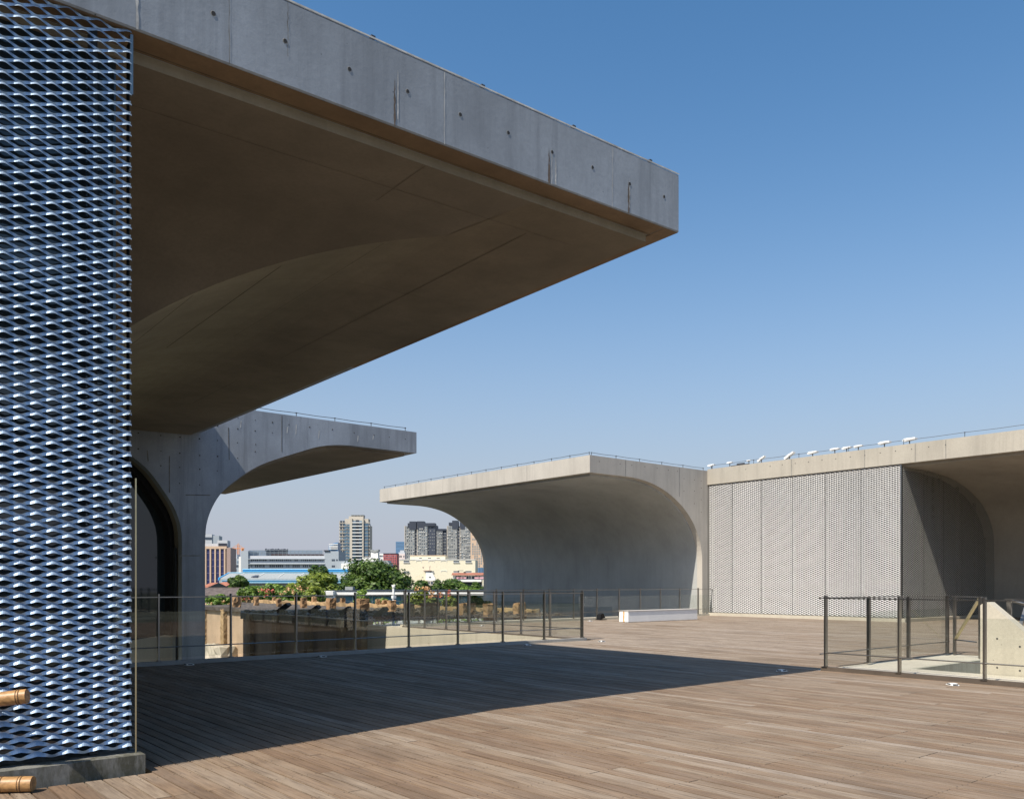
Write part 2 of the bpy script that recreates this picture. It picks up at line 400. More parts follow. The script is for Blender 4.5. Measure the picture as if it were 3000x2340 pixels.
for _i in range(len(ls)-1):
    for _j in range(NBS): v2.t[_k] = min(1, max(0, ((ls[_i]+ls[_i+1])/2 - L0)/1.3)); _k += 1  # tone carries the painted brightening along the curve
# wall under the springing of the far vault
grid(v2, [[(P1(L0+EA, b, 0)[0], K1+b, z) for b in (arris(L0+EA), 8, 12, LB)] for z in (zb1(1.5,K1)-LIP-EB, 1, -.5)])
part('far_vault', v2, M_olive_lit, c1, smooth=35)
ls1 = [L0] + [L0 + EA*math.sin(math.pi/2*(i/28)) for i in range(1, 29)] + [7.5, 10]
v1 = MB(); grid(v1, [[P1(l, INS + (arris(l)-INS)*math.sin(math.pi/2*j/20), D1(INS + (arris(l)-INS)*math.sin(math.pi/2*j/20))) for j in range(21)] for l in ls1])
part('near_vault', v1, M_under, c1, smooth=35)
lip = MB()                                                     # the drip step that runs round the soffit
def lipseg(l0_, b0_, l1_, b1_):
    p = Vector(P1(l0_, b0_, 0)); q = Vector(P1(l1_, b1_, 0)); up = Vector((0,0,LIP+.004)); lip.quad(p, q, q+up, p+up)
lipseg(11, INS, INS, INS); lipseg(INS, INS, INS, LB)
part('drip_lip', lip, concrete('lip_concrete', (.31,.28,.23), .4, .3, pore=False), c1)
for l0_, b0_, l1_, b1_, nm in ((9.5, .004, .25, .25, 'a'), (.004, .004, .25, LB, 'b')):
    o_ = MB()
    def U(l, b): q_ = P1(l, b, -LIP); return (q_[0], q_[1], q_[2]-.003)
    if nm == 'a': o_.quad(U(9.5,.012), U(.25,.012), U(.25,.25), U(9.5,.25))
    else: o_.quad(U(.24,.012), U(.012,.012), U(.012,LB), U(.24,LB))
    part('soffit_strip', o_, M_brownsoff, c1)
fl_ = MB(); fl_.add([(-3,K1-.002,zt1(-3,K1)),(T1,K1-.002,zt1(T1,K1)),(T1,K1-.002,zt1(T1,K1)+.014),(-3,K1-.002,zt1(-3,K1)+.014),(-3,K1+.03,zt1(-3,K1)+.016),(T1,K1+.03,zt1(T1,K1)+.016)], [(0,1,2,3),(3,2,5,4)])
part('lit_edge_strip', fl_, M_eff, c1)  # added pale strip, stands in for a bright lit line along the roof edge
grv = MB()
for l0_, b0_, l1_, b1_ in ((11, INS-.03, INS-.03, INS-.03), (INS-.03, INS-.03, INS-.03, LB)):
    p = Vector(P1(l0_, b0_, -LIP)); q = Vector(P1(l1_, b1_, -LIP)); seams(grv, [p, q], .035, Vector((0,0,-1)))
part('drip_groove', grv, M_line, c1)
eps = .004
def sline(fn, ts, wd=.012):
    sm = MB()
    pts = [Vector(fn(t)) for t in ts]
    for i in range(len(pts)-1):
        p, q = pts[i], pts[i+1]; s = Vector((q.y-p.y, -(q.x-p.x), 0)).normalized()*wd/2; d = Vector((0,0,-eps))
        if abs(q.z-p.z) > (q-p).length*.7: continue
        sm.quad(p-s+d, p+s+d, q+s+d, q-s+d)
    if sm.f: part('formwork_seam', sm, M_line, c1)
for l_, w_ in ((1.55,.009),(2.75,.004),(3.6,.007),(4.4,.004)):
    bs = INS if l_ <= L0 else arris(l_)
    cuts = {1.55:((.9,7.5),(9.5,12)), 2.75:((bs+.05,6.5),), 3.6:((bs+.2,7),(9,13)), 4.4:((bs+.1,9),)}[l_]
    for c0, c1_ in cuts: sline(lambda t: P1(l_, t, D2(l_)), [c0+(c1_-c0)*i/8 for i in range(9)], w_)
for b_, w_ in ((3.4,.005),(6.0,.004),(8.4,.004)):
    lmax = L0 + (b_-B0)/KB if b_ < B0+KB*EA else L0+EA*.9
    sline(lambda t: P1(t, b_, D2(t)), [INS+(min(lmax, 5.6)-INS)*i/20 for i in range(21)], w_)
for b_, w_ in ((.85,.0045),):
    sline(lambda t: P1(t, b_, D1(b_)), [.9+6*i/20 for i in range(21)], w_)
for l_ in (3.3,):
    sline(lambda t: P1(l_, t, D1(t)), [INS+.01+.9*i/14 for i in range(15)], .005)
for i in range(10):                                            # tie holes along the fascia, 0.567 m apart
    a_ = 2.34 + .567*i; z_ = (zb1(a_,K1)+zt1(a_,K1))/2 + (.01 if i % 2 else -.004)
    hb = MB(); hr = MB(); hole(hb, hr, (a_, K1, z_), 'b', .017, 12)
    o = part('tie_hole', hb, M_hole, c1); part('rim', hr, M_ring, o)
rs = random.Random(5)
for a_, w_, z0_, z1_, mm in ((1.80,.022,0,1,M_eff),(2.46,.007,0,1,M_seamg),(4.43,.012,0,1,M_eff),(6.61,.010,0,1,M_eff),(3.91,.02,0,.62,M_rust),(3.94,.015,.1,.75,M_eff),
                         (5.70,.030,0,.55,M_rust),(5.735,.010,0,.58,M_eff),(5.79,.016,.02,.45,M_eff),(6.86,.028,0,.55,M_rust),(6.875,.012,.1,.6,M_eff),(2.93,.006,.35,1,M_seamg)):
    s_ = MB(); zb_, zt_ = zb1(a_,K1), zt1(a_,K1); n_ = 14; pl = []; pr = []
    for i in range(n_+1):
        f = z0_ + (z1_-z0_)*i/n_; ww = w_*(.35 + .65*rs.random())*(1 if z1_ == 1 else min(1, 2.2*(1-(i/n_)))+.12)
        x = a_ + rs.uniform(-.003,.003); z = zb_+.004+(zt_-zb_-.02)*f
        pl.append((x-ww/2, K1-.003, z)); pr.append((x+ww/2, K1-.003, z))
    for i in range(n_): s_.quad(pl[i], pr[i], pr[i+1], pl[i+1])
    part('streak', s_, mm, c1)
roof_wire('dark wire clipped tightly along the top edge of the huge overhead canopy', (-1,K1+.05,zt1(-1,K1)), (T1-.45,K1+.05,zt1(T1,K1)), .035, 1.05, .007)

# --- generic extruded shell: plan rectangle, tip on one side, wall on the other ------
def extrude_shell(t, tip, sgn, bA, bB, zb, zt, l0, ea, eb, lw, lend, zfoot, mat=M_conc, umat=M_under, prof=None, extra=None):
    """cross-section in (a,z); sgn=-1: the wall lies at smaller a than the tip"""
    def prof_pts(dz):
        pts = prof(dz) if prof else [(l0 + ea*math.sin(math.pi/2*i/24), zb - dz - drop(ea*math.sin(math.pi/2*i/24) if i < 24 else ea, ea, eb)) for i in range(25)]
        return pts
    def sect(dz, inset):
        p = [(inset, zb-dz)] + prof_pts(dz) + [(lw, zfoot)]
        return p
    out = MB()
    # end frames, flush faces with the arch cut out
    for y0, y1 in ((bA, bA+INS), (bB-INS, bB)):
        p = sect(0, 0) + ([(lend, zfoot)] if extra is None else extra(0)) + [(lend if extra is None else -1, 0)][:0]
        p += [(lend, zt), (0, zt)] if extra is None else [(extra.end, zt), (0, zt)]
        out.prism([(tip + sgn*x, z) for x, z in p], 'b', y0, y1)
    # roof + outer rim over the middle
    p = [(0, zb), (INS, zb), (INS, zb+.2), (1.2, zb+.2), (1.2, zt-.003), (0, zt)]
    e = lend if extra is None else extra.end
    out.prism([(tip + sgn*x, z) for x, z in ((0, zb), (INS, zb), (INS, zt), (0, zt))], 'b', bA+INS, bB-INS)
    o = part('roof_slab', out, mat, t)
    core = MB()
    p = sect(LIP, INS+.001) + ([(lend, zfoot)] if extra is None else extra(LIP)) + [(e, zt-.002), (INS+.001, zt-.002)]
    pts = [(tip + sgn*x, z) for x, z in p]
    core.prism(pts, 'b', bA+INS+.002, bB-INS-.002)
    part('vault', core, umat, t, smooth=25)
    return o
# --- shell 2 (mid left), with the arched window in its leg
c2 = thing('concrete_canopy', 'grey concrete canopy on a slim curved leg with an arched window and a diagonal shadow', 'canopy', (8, K2, 0))
PR2 = [(2.55,0),(3.2,.05),(3.87,.33),(4.3,.48),(4.86,.72),(5.4,1.02),(5.93,1.43),(6.22,1.74),(6.44,2.14),(6.56,2.51),(6.59,2.93)]
def smooth_pts(P, k=4):
    out = []
    for i in range(len(P)-1):
        p0 = P[max(0,i-1)]; p1 = P[i]; p2 = P[i+1]; p3 = P[min(len(P)-1,i+2)]
        for j in range(k):
            t = j/k; out.append(tuple(.5*((2*p1[c])+(-p0[c]+p2[c])*t+(2*p0[c]-5*p1[c]+4*p2[c]-p3[c])*t*t+(-p0[c]+3*p1[c]-3*p2[c]+p3[c])*t**3) for c in (0,1)))
    out.append(P[-1]); return out
T2 = 14.69
def prof2(dz): return [(x, 5.38-dz-d_) for x, d_ in smooth_pts([(2.3,0),(2.75,.03),(3.3,.13),(3.87,.33),(4.86,.72),(5.4,1.02),(5.93,1.43),(6.22,1.74),(6.44,2.14),(6.56,2.55),(6.59,3.0)])]
WIN = smooth_pts([(7.19,-8),(7.19,0),(7.19,2.3),(7.22,2.75),(7.27,2.97),(7.41,3.31),(7.65,3.68),(7.98,4.12),(8.36,4.44),(9.1,4.9),(10.2,5.2),(12,5.3),(16,5.3)], 4)
def ex2(dz): return [(x, z - 0) for x, z in WIN]
class _E: pass
def mk_extra(fn, end):
    def f(dz): return fn(dz)
    f.end = end; return f
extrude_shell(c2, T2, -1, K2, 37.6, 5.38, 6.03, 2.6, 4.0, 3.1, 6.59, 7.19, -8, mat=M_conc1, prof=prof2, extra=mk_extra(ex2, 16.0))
fr = MB(); FRW = [(x+.012, z) for x, z in WIN if z > -1.2]
inner = [(x+.10, z-.04) if z < 2.4 else (x+.10, z-.10) for x, z in FRW]
for i in range(len(FRW)-1):
    a0, z0 = T2-FRW[i][0], FRW[i][1]; a1, z1 = T2-FRW[i+1][0], FRW[i+1][1]; i0, w0 = T2-inner[i][0], inner[i][1]; i1, w1 = T2-inner[i+1][0], inner[i+1][1]
    fr.quad((a0,K2+.55,z0),(a1,K2+.55,z1),(a1,K2+1.05,z1),(a0,K2+1.05,z0)); fr.quad((a0,K2+.55,z0),(i0,K2+.55,w0),(i1,K2+.55,w1),(a1,K2+.55,z1))
    fr.quad((i0,K2+.55,w0),(i0,K2+1.05,w0),(i1,K2+1.05,w1),(i1,K2+.55,w1))
wf = part('window_frame', fr, M_black, c2)
pn = MB(); poly = [(T2-x, z) for x, z in inner if z > -8] + [(T2-16, inner[-1][1]), (T2-16, -1.2)]
pn.prism(poly, 'b', K2+1.0, K2+1.03); part('pane', pn, M_pane, wf)
tr = MB(); tr.box((7.44,K2+.3,-1.2),(7.465,K2+.54,2.25)); tr.box((3.5,K2+.98,.38),(7.3,K2+.999,.44)); part('frame_rail', tr, M_dkgrey, wf)
# tie holes on the face of shell 2
hb = MB(); hr = MB(); S4 = 2.5395
for x, y in ((805,192),(935,207),(1062,220),(1186,238),(1338,257),(1509,277),(1671,298),(1815,316),(1932,330),(2049,345),(805,270),(935,283),(1062,297),(803,372),(935,385),
             (652,250),(521,345),(652,357),(372,330),(233,318),(65,300),(803,487),(652,473),(521,465),(372,450),(233,437),(65,420),(652,580),(521,567),(372,556),(233,545),(521,683),(372,675),(935,440)):
    p = on_b(380 + x/S4 + rs.uniform(-1,1), 1150 + y/S4 + rs.uniform(-1,1), K2); hole(hb, hr, p, 'b', rs.uniform(.013,.021), 8)
part('tie_holes', hb, M_hole, c2, kind='stuff'); part('tie_hole_rims', hr, M_ring, c2, kind='stuff')
sgs = []
for x0, y0, x1, y1 in ((735,260,740,500),(295,470,295,745),(1132,170,1132,440),(372,1212,520,1212),(415,760,600,762),(130,430,137,510)):
    p = on_b(380+x0/S4, 1150+y0/S4, K2); q = on_b(380+x1/S4, 1150+y1/S4, K2); sgs.append([p, q])
seam_parts(c2, 'formwork_seam', M_seamg, sgs, .025, Vector((0,-1,0)))
sgs = []
for x0, y0, y1 in ((1240,238,310),(1410,283,340),(1699,320,365),(829,210,260),(1813,318,350),(1175,255,300)):
    p = on_b(380+x0/S4, 1150+y0/S4, K2); q = on_b(380+(x0-4)/S4, 1150+y1/S4, K2); sgs.append([p, q])
seam_parts(c2, 'streak', M_eff, sgs, .03, Vector((0,-1,0)))
roof_wire('thin wire on short posts above the grey canopy with the curved leg', (8.3,K2+.1,6.03), (T2-.35,K2+.1,6.03), .11, 1.15, .009)

# --- shell 3 (centre)
T3 = 22.28; K3 = 22.35
c3 = thing('concrete_canopy', 'pale concrete vault in the centre with sunlit left edge and blue grey inner wall', 'canopy', (28.9, K3, 0))
extrude_shell(c3, T3, 1, K3, 37.25, 5.42, 6.06, 2.05, 4.55, 3.15, 6.62, 7.7, -8, mat=M_conc, umat=concrete('vault_concrete', (.40,.405,.395), .25, .2, pore=False, bstr=.2))
hb = MB()
for z_, st_, n_ in ((1.75,.62,22),(1.1,.62,22),(2.9,.62,4),(3.4,.62,4)):
    for i in range(n_): hole(hb, None, (T3+6.62-.003, 23.1+st_*i, z_), 'a', .03, 7)
part('wall_tie_holes', hb, M_hole, c3, kind='stuff')
hb = MB()
for x, y in ((1650,200),(1783,215),(1858,224),(1942,233),(2020,242),(2092,255),(2150,262)):
    hole(hb, None, on_b(1000+x/2.184, 1260+y/2.184, K3), 'b', .02, 7)
for x, y in ((8,440),(75,448),(118,455),(8,520),(75,520),(118,500),(75,600),(118,575),(118,655)):
    hole(hb, None, on_b(2000+x/2.184, 1200+y/2.184, K3), 'b', .02, 7)
part('tie_holes', hb, M_hole, c3, kind='stuff')
m_faint = plain('faint_seam', (.13,.13,.125), .9, vary=.5, scale=2)
seam_parts(c3, 'formwork_seam', m_faint, [[(T3+6.617,K3+.3,2.05),(T3+6.617,37,2.05)]], .035, Vector((-1,0,0)))
seam_parts(c3, 'formwork_seam', m_faint, [[(T3+6.617,yb,-1),(T3+6.617,yb,2.05)] for yb in (25.6,28.3,31,33.7)], .015, Vector((-1,0,0)))
seam_parts(c3, 'formwork_seam', M_seamg, [[(T3,yb,5.425),(T3,yb,6.055)] for yb in (25.9,29.2,33.1,34.8)], .02, Vector((-1,0,0)))
seam_parts(c3, 'formwork_seam', M_seamg, [[(xa,K3,5.42 if xa < 25 else 4.85),(xa,K3,6.05)] for xa in (24.2,27.4)], .02, Vector((0,-1,0)))
roof_wire('thin wire on posts along the left sunlit roof edge of the pale central vault', (T3+.12,37.0,6.06), (T3+.12,K3+.15,6.06), .12, 1.02, .009)
roof_wire('thin wire on posts along the shaded right roof edge of the pale central vault', (T3+.2,K3+.12,6.06), (29.1,K3+.12,6.06), .12, 1.25, .009)

# --- shell 4 (right)
T4 = 29.22
c4 = thing('concrete_canopy', 'long sunlit concrete roof canopy at the right, above the white metal mesh wall', 'canopy', (T4, 18, 0))
PR4 = smooth_pts([(2.0,0),(3.0,.06),(4.1,.15),(5.48,.46),(6.66,.93),(7.41,1.51),(7.78,2.18),(7.85,3.4)])
def prof4(dz): return [(x, 5.47-dz-d_) for x, d_ in PR4]
extrude_shell(c4, T4, 1, -6, K3-.003, 5.47, 6.12, 2, 5.5, 3.3, 7.85, 8.4, -.3, mat=M_conc4, umat=concrete('right_vault_concrete', (.36,.33,.28), .2, .2, pore=False, bstr=.2), prof=prof4)
hb = MB()
for x, y in ((505,395),(700,370),(797,357),(900,347),(1007,335),(1115,320),(1225,310),(1340,295),(1457,283),(1580,263),(1702,248),(1832,233),(1968,215),(2103,198)):
    hole(hb, None, on_a(2000+x/2.73, 1230+y/2.73, T4), 'a', .02, 7)
for yb, zz in ((12.6,1.9),(11.6,1.9),(12.6,.9),(11.6,.9),(13.2,2.6)): hole(hb, None, (T4+7.85,yb,zz), 'a', .02, 7)
part('tie_holes', hb, M_hole, c4, kind='stuff')
seam_parts(c4, 'formwork_seam', M_seamg, [[(T4,on_a(2000+x/2.73, 1300, T4).y,5.48),(T4,on_a(2000+x/2.73, 1300, T4).y,6.1)] for x in (870,1455,1860,2105)] + [[(T4+7.85,13.9,2.4),(T4+7.85,2,2.4)]], .02, Vector((-1,0,0)))
seam_parts(c4, 'formwork_seam', M_seamg, [[(T4+7.85,yb,0),(T4+7.85,yb,2.4)] for yb in (12.9,11.4,9.9)], .015, Vector((-1,0,0)))
roof_wire('long thin wire strung above the right hand roof canopy among the white floodlights', (T4+.15,22.2,6.12), (T4+.15,6.0,6.12), .17, 1.9, .008)

# ------------------------------------------------------------------ expanded metal
def expanded(W, H, LW, SW, seg, fn, clip=None, s0=0.0, amp=.0100, wv=.0098, out=.036, lexp=.9):
    """fn(s, y, n) maps wall coordinates (along, up, outward) to the world"""
    mb = MB(); nr = int(H/(SW/2)); ns = max(2, int(round(W/LW*seg)))
    for k_ in range(nr+1):
        y0 = k_*SW/2 + SW*.4; rows = []
        for i in range(ns+1):
            s = W*i/ns; ph = 2*math.pi*(s+s0)/LW + math.pi*k_
            c = math.cos(ph); cc = c + .10*math.cos(3*ph); cc /= 1.10
            lob = max(0, (1+c)/2)**lexp
            yc = y0 + amp*cc
            if seg > 10:
                wob = noise.noise(Vector((s*3.1, y0*1.7, 5))); yc += .0022*wob; lob *= 1 + .14*noise.noise(Vector((s*9, y0*21, 1)))
            top = wv + .0085*lob; bot = wv + .0025*lob
            rows.append((s, yc+top, .0125 - .004*lob, yc + .0045*lob, .008+(out*.5)*lob, yc-bot, .0035+out*lob))
        for i in range(ns):
            p, q = rows[i], rows[i+1]; ym = (p[3]+q[3])/2; sm_ = (p[0]+q[0])/2
            if ym > H: continue
            if clip and not clip(sm_, ym): continue
            b_ = len(mb.v)
            mb.v += [tuple(fn(p[0],p[1],p[2])), tuple(fn(q[0],q[1],q[2])), tuple(fn(q[0],q[3],q[4])), tuple(fn(p[0],p[3],p[4])), tuple(fn(q[0],q[5],q[6])), tuple(fn(p[0],p[5],p[6]))]
            mb.f += [(b_,b_+1,b_+2,b_+3),(b_+3,b_+2,b_+4,b_+5)]; mb.t += [.5,.5]
    return mb
# near screen on the left
ns_ = thing('metal_screen', 'tall blue lit expanded metal screen filling the left edge of the picture', 'metal screen', (1.0, K1+.05, 0))
SB = K1+.045
m = expanded(2.85, 5.12, .19, .0723, 16, lambda s, y, n: (-1.08+s, SB-n, .15+y), s0=.02, amp=.0120, wv=.0096, out=.032, lexp=.95)
part('mesh_panel', m, M_alu, ns_, smooth=50)
es = MB(); es.box((1.762,SB+.01,.14),(1.768,SB+.07,5.12)); part('edge_plate', es, M_black, ns_)
es = MB(); es.box((1.788,SB-.052,.13),(1.796,SB-.044,2.05)); part('trim_strip', es, M_brass, ns_)
es = MB(); es.box((1.765,SB-.012,4.75),(1.785,SB+.03,5.17)); part('top_bracket', es, M_steel, ns_)
for a_ in (-.5,.42,1.52):
    es = MB(); es.box((a_,SB+.06,.13),(a_+.05,SB+.12,5.15)); part('mullion', es, M_dkgrey, ns_)
for z_ in (.9,1.6,2.5,3.4,4.2):
    for a_ in (1.755,):
        es = MB(); es.tube([(a_,SB-.055,z_),(a_,SB-.02,z_)], .007, 8); part('bolt', es, M_steel, ns_)
gb = thing('glazed_wall', 'dark glazed wall seen through the openings of the near metal screen', 'glass wall', (0, SB+.3, 0))
m = MB(); m.box((-6,SB+.25,.02),(1.74,SB+.28,5.15)); part('pane', m, M_pane, gb)
m = MB(); m.box((-6,SB+.3,.02),(1.5,22,5.0)); part('wall', m, M_black, gb)
pl_ = MB()
nx = 24; rp = random.Random(2)
top = [(-2.2+4.03*i/nx, .128+rp.uniform(-.004,.004)) for i in range(nx+1)]
for i in range(nx):
    x0, z0 = top[i]; x1, z1 = top[i+1]; f0 = 6.2+rp.uniform(-.003,.003)
    pl_.add([(x0,6.2,-.02),(x1,6.2,-.02),(x1,6.203,z1),(x0,6.203,z0),(x0,6.6,z0),(x1,6.6,z1),(x1,6.6,-.02)], [(0,1,2,3),(3,2,5,4)])
pl_.add([(1.83,6.2,-.02),(1.84,6.6,-.02),(1.84,6.6,.13),(1.83,6.2,.125)], [(0,1,2,3)])
solo('concrete_plinth', pl_, M_plinth, 'low stained mossy concrete plinth under the near metal screen', 'plinth', (0,6.3,0))

# right hand mesh building
rsn = thing('metal_screen', 'wide white expanded metal mesh wall in full sun under the right hand canopy', 'metal screen', (T4+.1, 18, 0))
edges = [22.3,21.14,19.75,18.37,16.99,15.6,14.14]
ZK = .12
for i in range(6):
    b1_, b0_ = edges[i], edges[i+1]; W = b1_-b0_-.02
    m = expanded(W, 5.36, .19, .0723, 8, lambda s, y, n, b0_=b0_: (T4+.07-n, b0_+.01+s, ZK+y), s0=b0_, amp=.0125, wv=.0072, lexp=1.0)
    part('mesh_panel', m, M_alu2, rsn, smooth=60)
m = MB(); m.box((T4+.35,14.4,0),(T4+.4,22.3,5.4)); m.box((T4+.35,14.4,0),(37.0,14.45,3.2)); 
part('backing', m, M_black, rsn)
for b_ in edges[:-1] + [14.2]:
    m = MB(); m.box((T4+.12,b_-.04,ZK),(T4+.2,b_+.02,5.4)); part('mullion', m, M_dkgrey, rsn)
m = MB(); m.box((T4+.03,14.12,ZK),(T4+.06,14.15,5.44)); part('corner_post', m, M_steel, rsn)
def clip4(s, y):
    l = s; z = y+ZK
    zz = 5.38
    for j in range(len(PR4)-1):
        if PR4[j][0] <= l+.05 < PR4[j+1][0]:
            zz = 5.38 - PR4[j][1] - (PR4[j+1][1]-PR4[j][1])*(l-PR4[j][0])/(PR4[j+1][0]-PR4[j][0]); break
    if l > 7.8: return False
    return z < zz - .02
ssn = thing('metal_screen', 'arched dark expanded metal mesh end wall with a triangular patch of sunlight', 'metal screen', (33, 14.1, 0))
for i, (x0, x1) in enumerate(((0,1.6),(1.6,3.2),(3.2,4.75),(4.75,6.3),(6.3,7.8))):
    m = expanded(x1-x0-.015, 5.36, .19, .0723, 8, lambda s, y, n, x0=x0: (T4+.07+x0+s, 14.12-n, ZK+y), clip=lambda s, y, x0=x0: clip4(s+x0, y), s0=x0, amp=.0125, wv=.0072, lexp=1.0)
    part('mesh_panel', m, M_alu3, ssn, smooth=60)
m = MB(); poly = [(T4+.35, .02)] + [(T4+x, 5.36-d_) for x, d_ in [(.35,0)]+PR4[::-1][::-1]] + [(T4+7.84, .02)]
m.prism(poly, 'b', 14.46, 14.5); part('backing', m, M_black, ssn)
for x in (1.6,3.2,4.75,6.3):
    zt_ = 5.3 - next((d_ for xx, d_ in PR4 if xx > x), 0); m = MB(); m.box((T4+x,14.2,ZK),(T4+x+.07,14.3,zt_)); part('mullion', m, M_dkgrey, ssn)
kb = MB(); kb.box((T4-.2,13.88,-.02),(T4+.6,22.3,ZK-.005)); kb.box((T4+.6,13.88,-.02),(37.05,14.3,ZK-.007))
solo('concrete_kerb', kb, M_pale, 'low pale concrete kerb along the foot of the white mesh building', 'kerb', (T4,14,0))
# wall lamp at the far right
m = MB(); m.box((36.7,12.3,2.62),(37.06,12.36,2.68)); m.bar((36.75,12.33,2.65),(36.75,10.6,2.68),.06,.05)
solo('wall_lamp', m, M_white, 'slim white bar lamp fixed to the dark wall at the right edge', 'lamp', (37.0,12,2.65))
# floodlights on the right roof
RF = [('small white roof floodlight nearest the joint with the central vault',230,367,1),('tiny white roof floodlight with a short stalk, second from the central vault',377,345,.8),
      ('tiny white roof floodlight just right of a low dark cable tray',530,327,.6),('white roof floodlight tipped steeply upwards',630,315,1),
      ('white roof floodlight tilted left, right after the steeply tipped one',855,290,1.25),('white roof floodlight with a small flap, above the second mesh seam',1040,268,1.25),
      ('white roof floodlight, left one of the three set close together',1217,240,1.1),('white roof floodlight, middle one of the three set close together',1312,230,1.1),
      ('small white roof floodlight, right one of the three set close together',1405,216,1),('long flat white roof floodlight, second from the right end',1614,190,1.3),
      ('large white roof floodlight at the right end of the row',1815,165,1.4)]
for lab, x, y, s in RF:
    p = on_a(2000+x/2.73, 1230+y/2.73, T4+.35); t = thing('roof_floodlight', lab, 'floodlight', (p.x, p.y, 6.12), 'white floodlights along the right roof edge')
    tilt = .45 if 'steeply' in lab else .0
    m = MB(); hw = .165*s; z = p.z
    m.prism([(p.y-hw, z+hw*tilt+.02),(p.y-hw, z+hw*tilt+.06*s),(p.y+hw*.5, z-hw*.5*tilt+.06*s),(p.y+hw, z-hw*tilt+.03),(p.y+hw*.8, z-hw*tilt-.02)], 'a', p.x-.07*s, p.x+.07*s)
    part('housing', m, M_white, t); m = MB(); m.tube([(p.x,p.y,6.12),(p.x,p.y,z)], .018, 6); part('stalk', m, M_wire, t)
p = on_a(2000+460/2.73, 1230+345/2.73, T4+.35)
m = MB(); m.box((p.x-.05,p.y-.42,6.13),(p.x+.05,p.y+.42,6.2)); m.box((p.x-.03,p.y-.2,6.2),(p.x+.03,p.y+.15,6.26))
solo('cable_tray', m, M_wire, 'low dark cable tray on the right roof edge between small floodlights', 'cable tray', (p.x,p.y,6.12))

# ------------------------------------------------------------------ glass railings
def railing(label, p0, p1, n_, z0=0.0, kerb=None, posts=None, top=1.1, gl_top=.86, pw=.022, pd=.06, ext=(0,0)):
    p0 = Vector((*p0,0)); p1 = Vector((*p1,0)); d = (p1-p0).normalized(); nrm = Vector((-d.y, d.x, 0)); L = (p1-p0).length
    t = thing('glass_railing', label, 'railing', p0, 'stainless steel and glass railings round the terrace openings')
    ps = posts if posts else [L*i/n_ for i in range(n_+1)]
    pm = MB(); pm.box((-pw/2,-pd/2,0),(pw/2,pd/2,top-.012)); pm.box((-pw*1.6,-pd*.7,0),(pw*1.6,pd*.7,.012))
    pm.tube([(-pw,0,.22),(pw,0,.22)], .016, 8)
    ang = math.atan2(d.y, d.x); me = pm.mesh('post'); me.materials.append(M_steel)
    for s in ps:
        o = bpy.data.objects.new('post', me); C.objects.link(o); o.parent = t; q = d*s; o.location = (q.x, q.y, z0); o.rotation_euler.z = ang
    M = Matrix.Translation(p0) @ Matrix.Rotation(ang, 4, 'Z')
    m = MB(); m.box((-ext[0]-.03,-.022,top-.012),(L+ext[1]+.03,.022,top+.004), M=M); part('top_rail', m, M_steel, t)
    m = MB(); m.tube([M @ Vector((-ext[0],-.0,z0+.22)), M @ Vector((L+ext[1],0,z0+.22))], .009, 8); part('lower_rail', m, M_steel, t, smooth=40)
    for i in range(len(ps)-1):
        m = MB(); x0, x1 = ps[i]+pw/2+.012, ps[i+1]-pw/2-.012
        m.box((x0,.012,z0+.045),(x1,.022,gl_top), M=M); part('glass_panel', m, M_glass, t)
    if kerb:
        m = MB(); m.box((-ext[0]-.06,kerb[0],kerb[2]),(L+ext[1]+.06,kerb[1],kerb[3]), M=M); part('kerb', m, kerb[4], t)
    return t
M_k = plain('brown_steel_channel', (.13,.105,.085), .5, .4, .15, 4)
railing('glass railing along the far edge of the shadowed deck, starting behind the metal screen', (1.95,14.32),(14.03,14.32), 0, z0=.06, posts=[12.08-1.2*i for i in range(10)][::-1], kerb=(-.09,.05,-.03,.055,concrete('kerb_concrete',(.36,.35,.33),.3,.2)), ext=(1.2,0))
railing('glass railing in front of the trench, receding left behind the sunlit pale slab', (14.1,14.42),(14.1,22.12), 7, z0=.03, kerb=(-.05,.05,-.02,.03,M_k))
railing('far glass railing before the blue grey wall of the central vault', (14.15,22.12),(29.5,22.12), 13, z0=.06, kerb=(-.05,.22,-.02,.07,M_pale), ext=(0,0))
railing('front right glass railing of the stairwell, nearest to the viewer', (11.9,6.9),(11.9,-1.0), 7, z0=.05, kerb=(-.04,.05,-.0,.062,M_k), pw=.026, pd=.07)
railing('stairwell glass railing receding behind the nearest right hand corner post', (12.02,7.02),(16.42,7.02), 0, posts=[1.4,2.78,4.3], z0=.02, pw=.05, pd=.05, ext=(.08,0))
cr = thing('handrail', 'short steel handrail with a slanting brace at the far end of the stairwell', 'handrail', (16.42,7.0,0))
for x, y in ((16.42,6.93),(15.95,6.3)):
    m = MB(); m.box((x-.03,y-.02,0),(x+.03,y+.02,1.09)); part('post', m, M_steel, cr)
m = MB(); m.bar((16.45,6.98,1.08),(15.93,6.26,1.08),.045,.02); part('top_rail', m, M_steel, cr)
m = MB(); m.bar((16.40,6.9,.3),(15.97,6.32,1.05),.05,.03); part('brace', m, M_brass, cr)
m = MB(); m.tube([(16.42,6.93,.28),(16.0,6.38,.28)], .012, 8); part('lower_rail', m, M_steel, cr)
hr_ = thing('handrail', 'bluish steel handrail sloping down into the stairs at the right edge', 'handrail', (15.5,5.0,0))
pz = on_b(2955, 1756, 5.0); ax = pz.x
m = MB(); m.box((ax,4.97,0),(ax+.05,5.03,pz.z)); part('post', m, M_steel, hr_)
q1 = on_b(2966,1758,5.0); 
m = MB(); m.tube([q1, q1+Vector((-.2,-1.2,-.35)), q1+Vector((-.5,-2.6,-1.4))], .022, 8); part('sloping_rail', m, M_steel, hr_, smooth=40)
q2 = on_b(2987,1842,4.9); q3 = on_b(3006,1780,4.9)
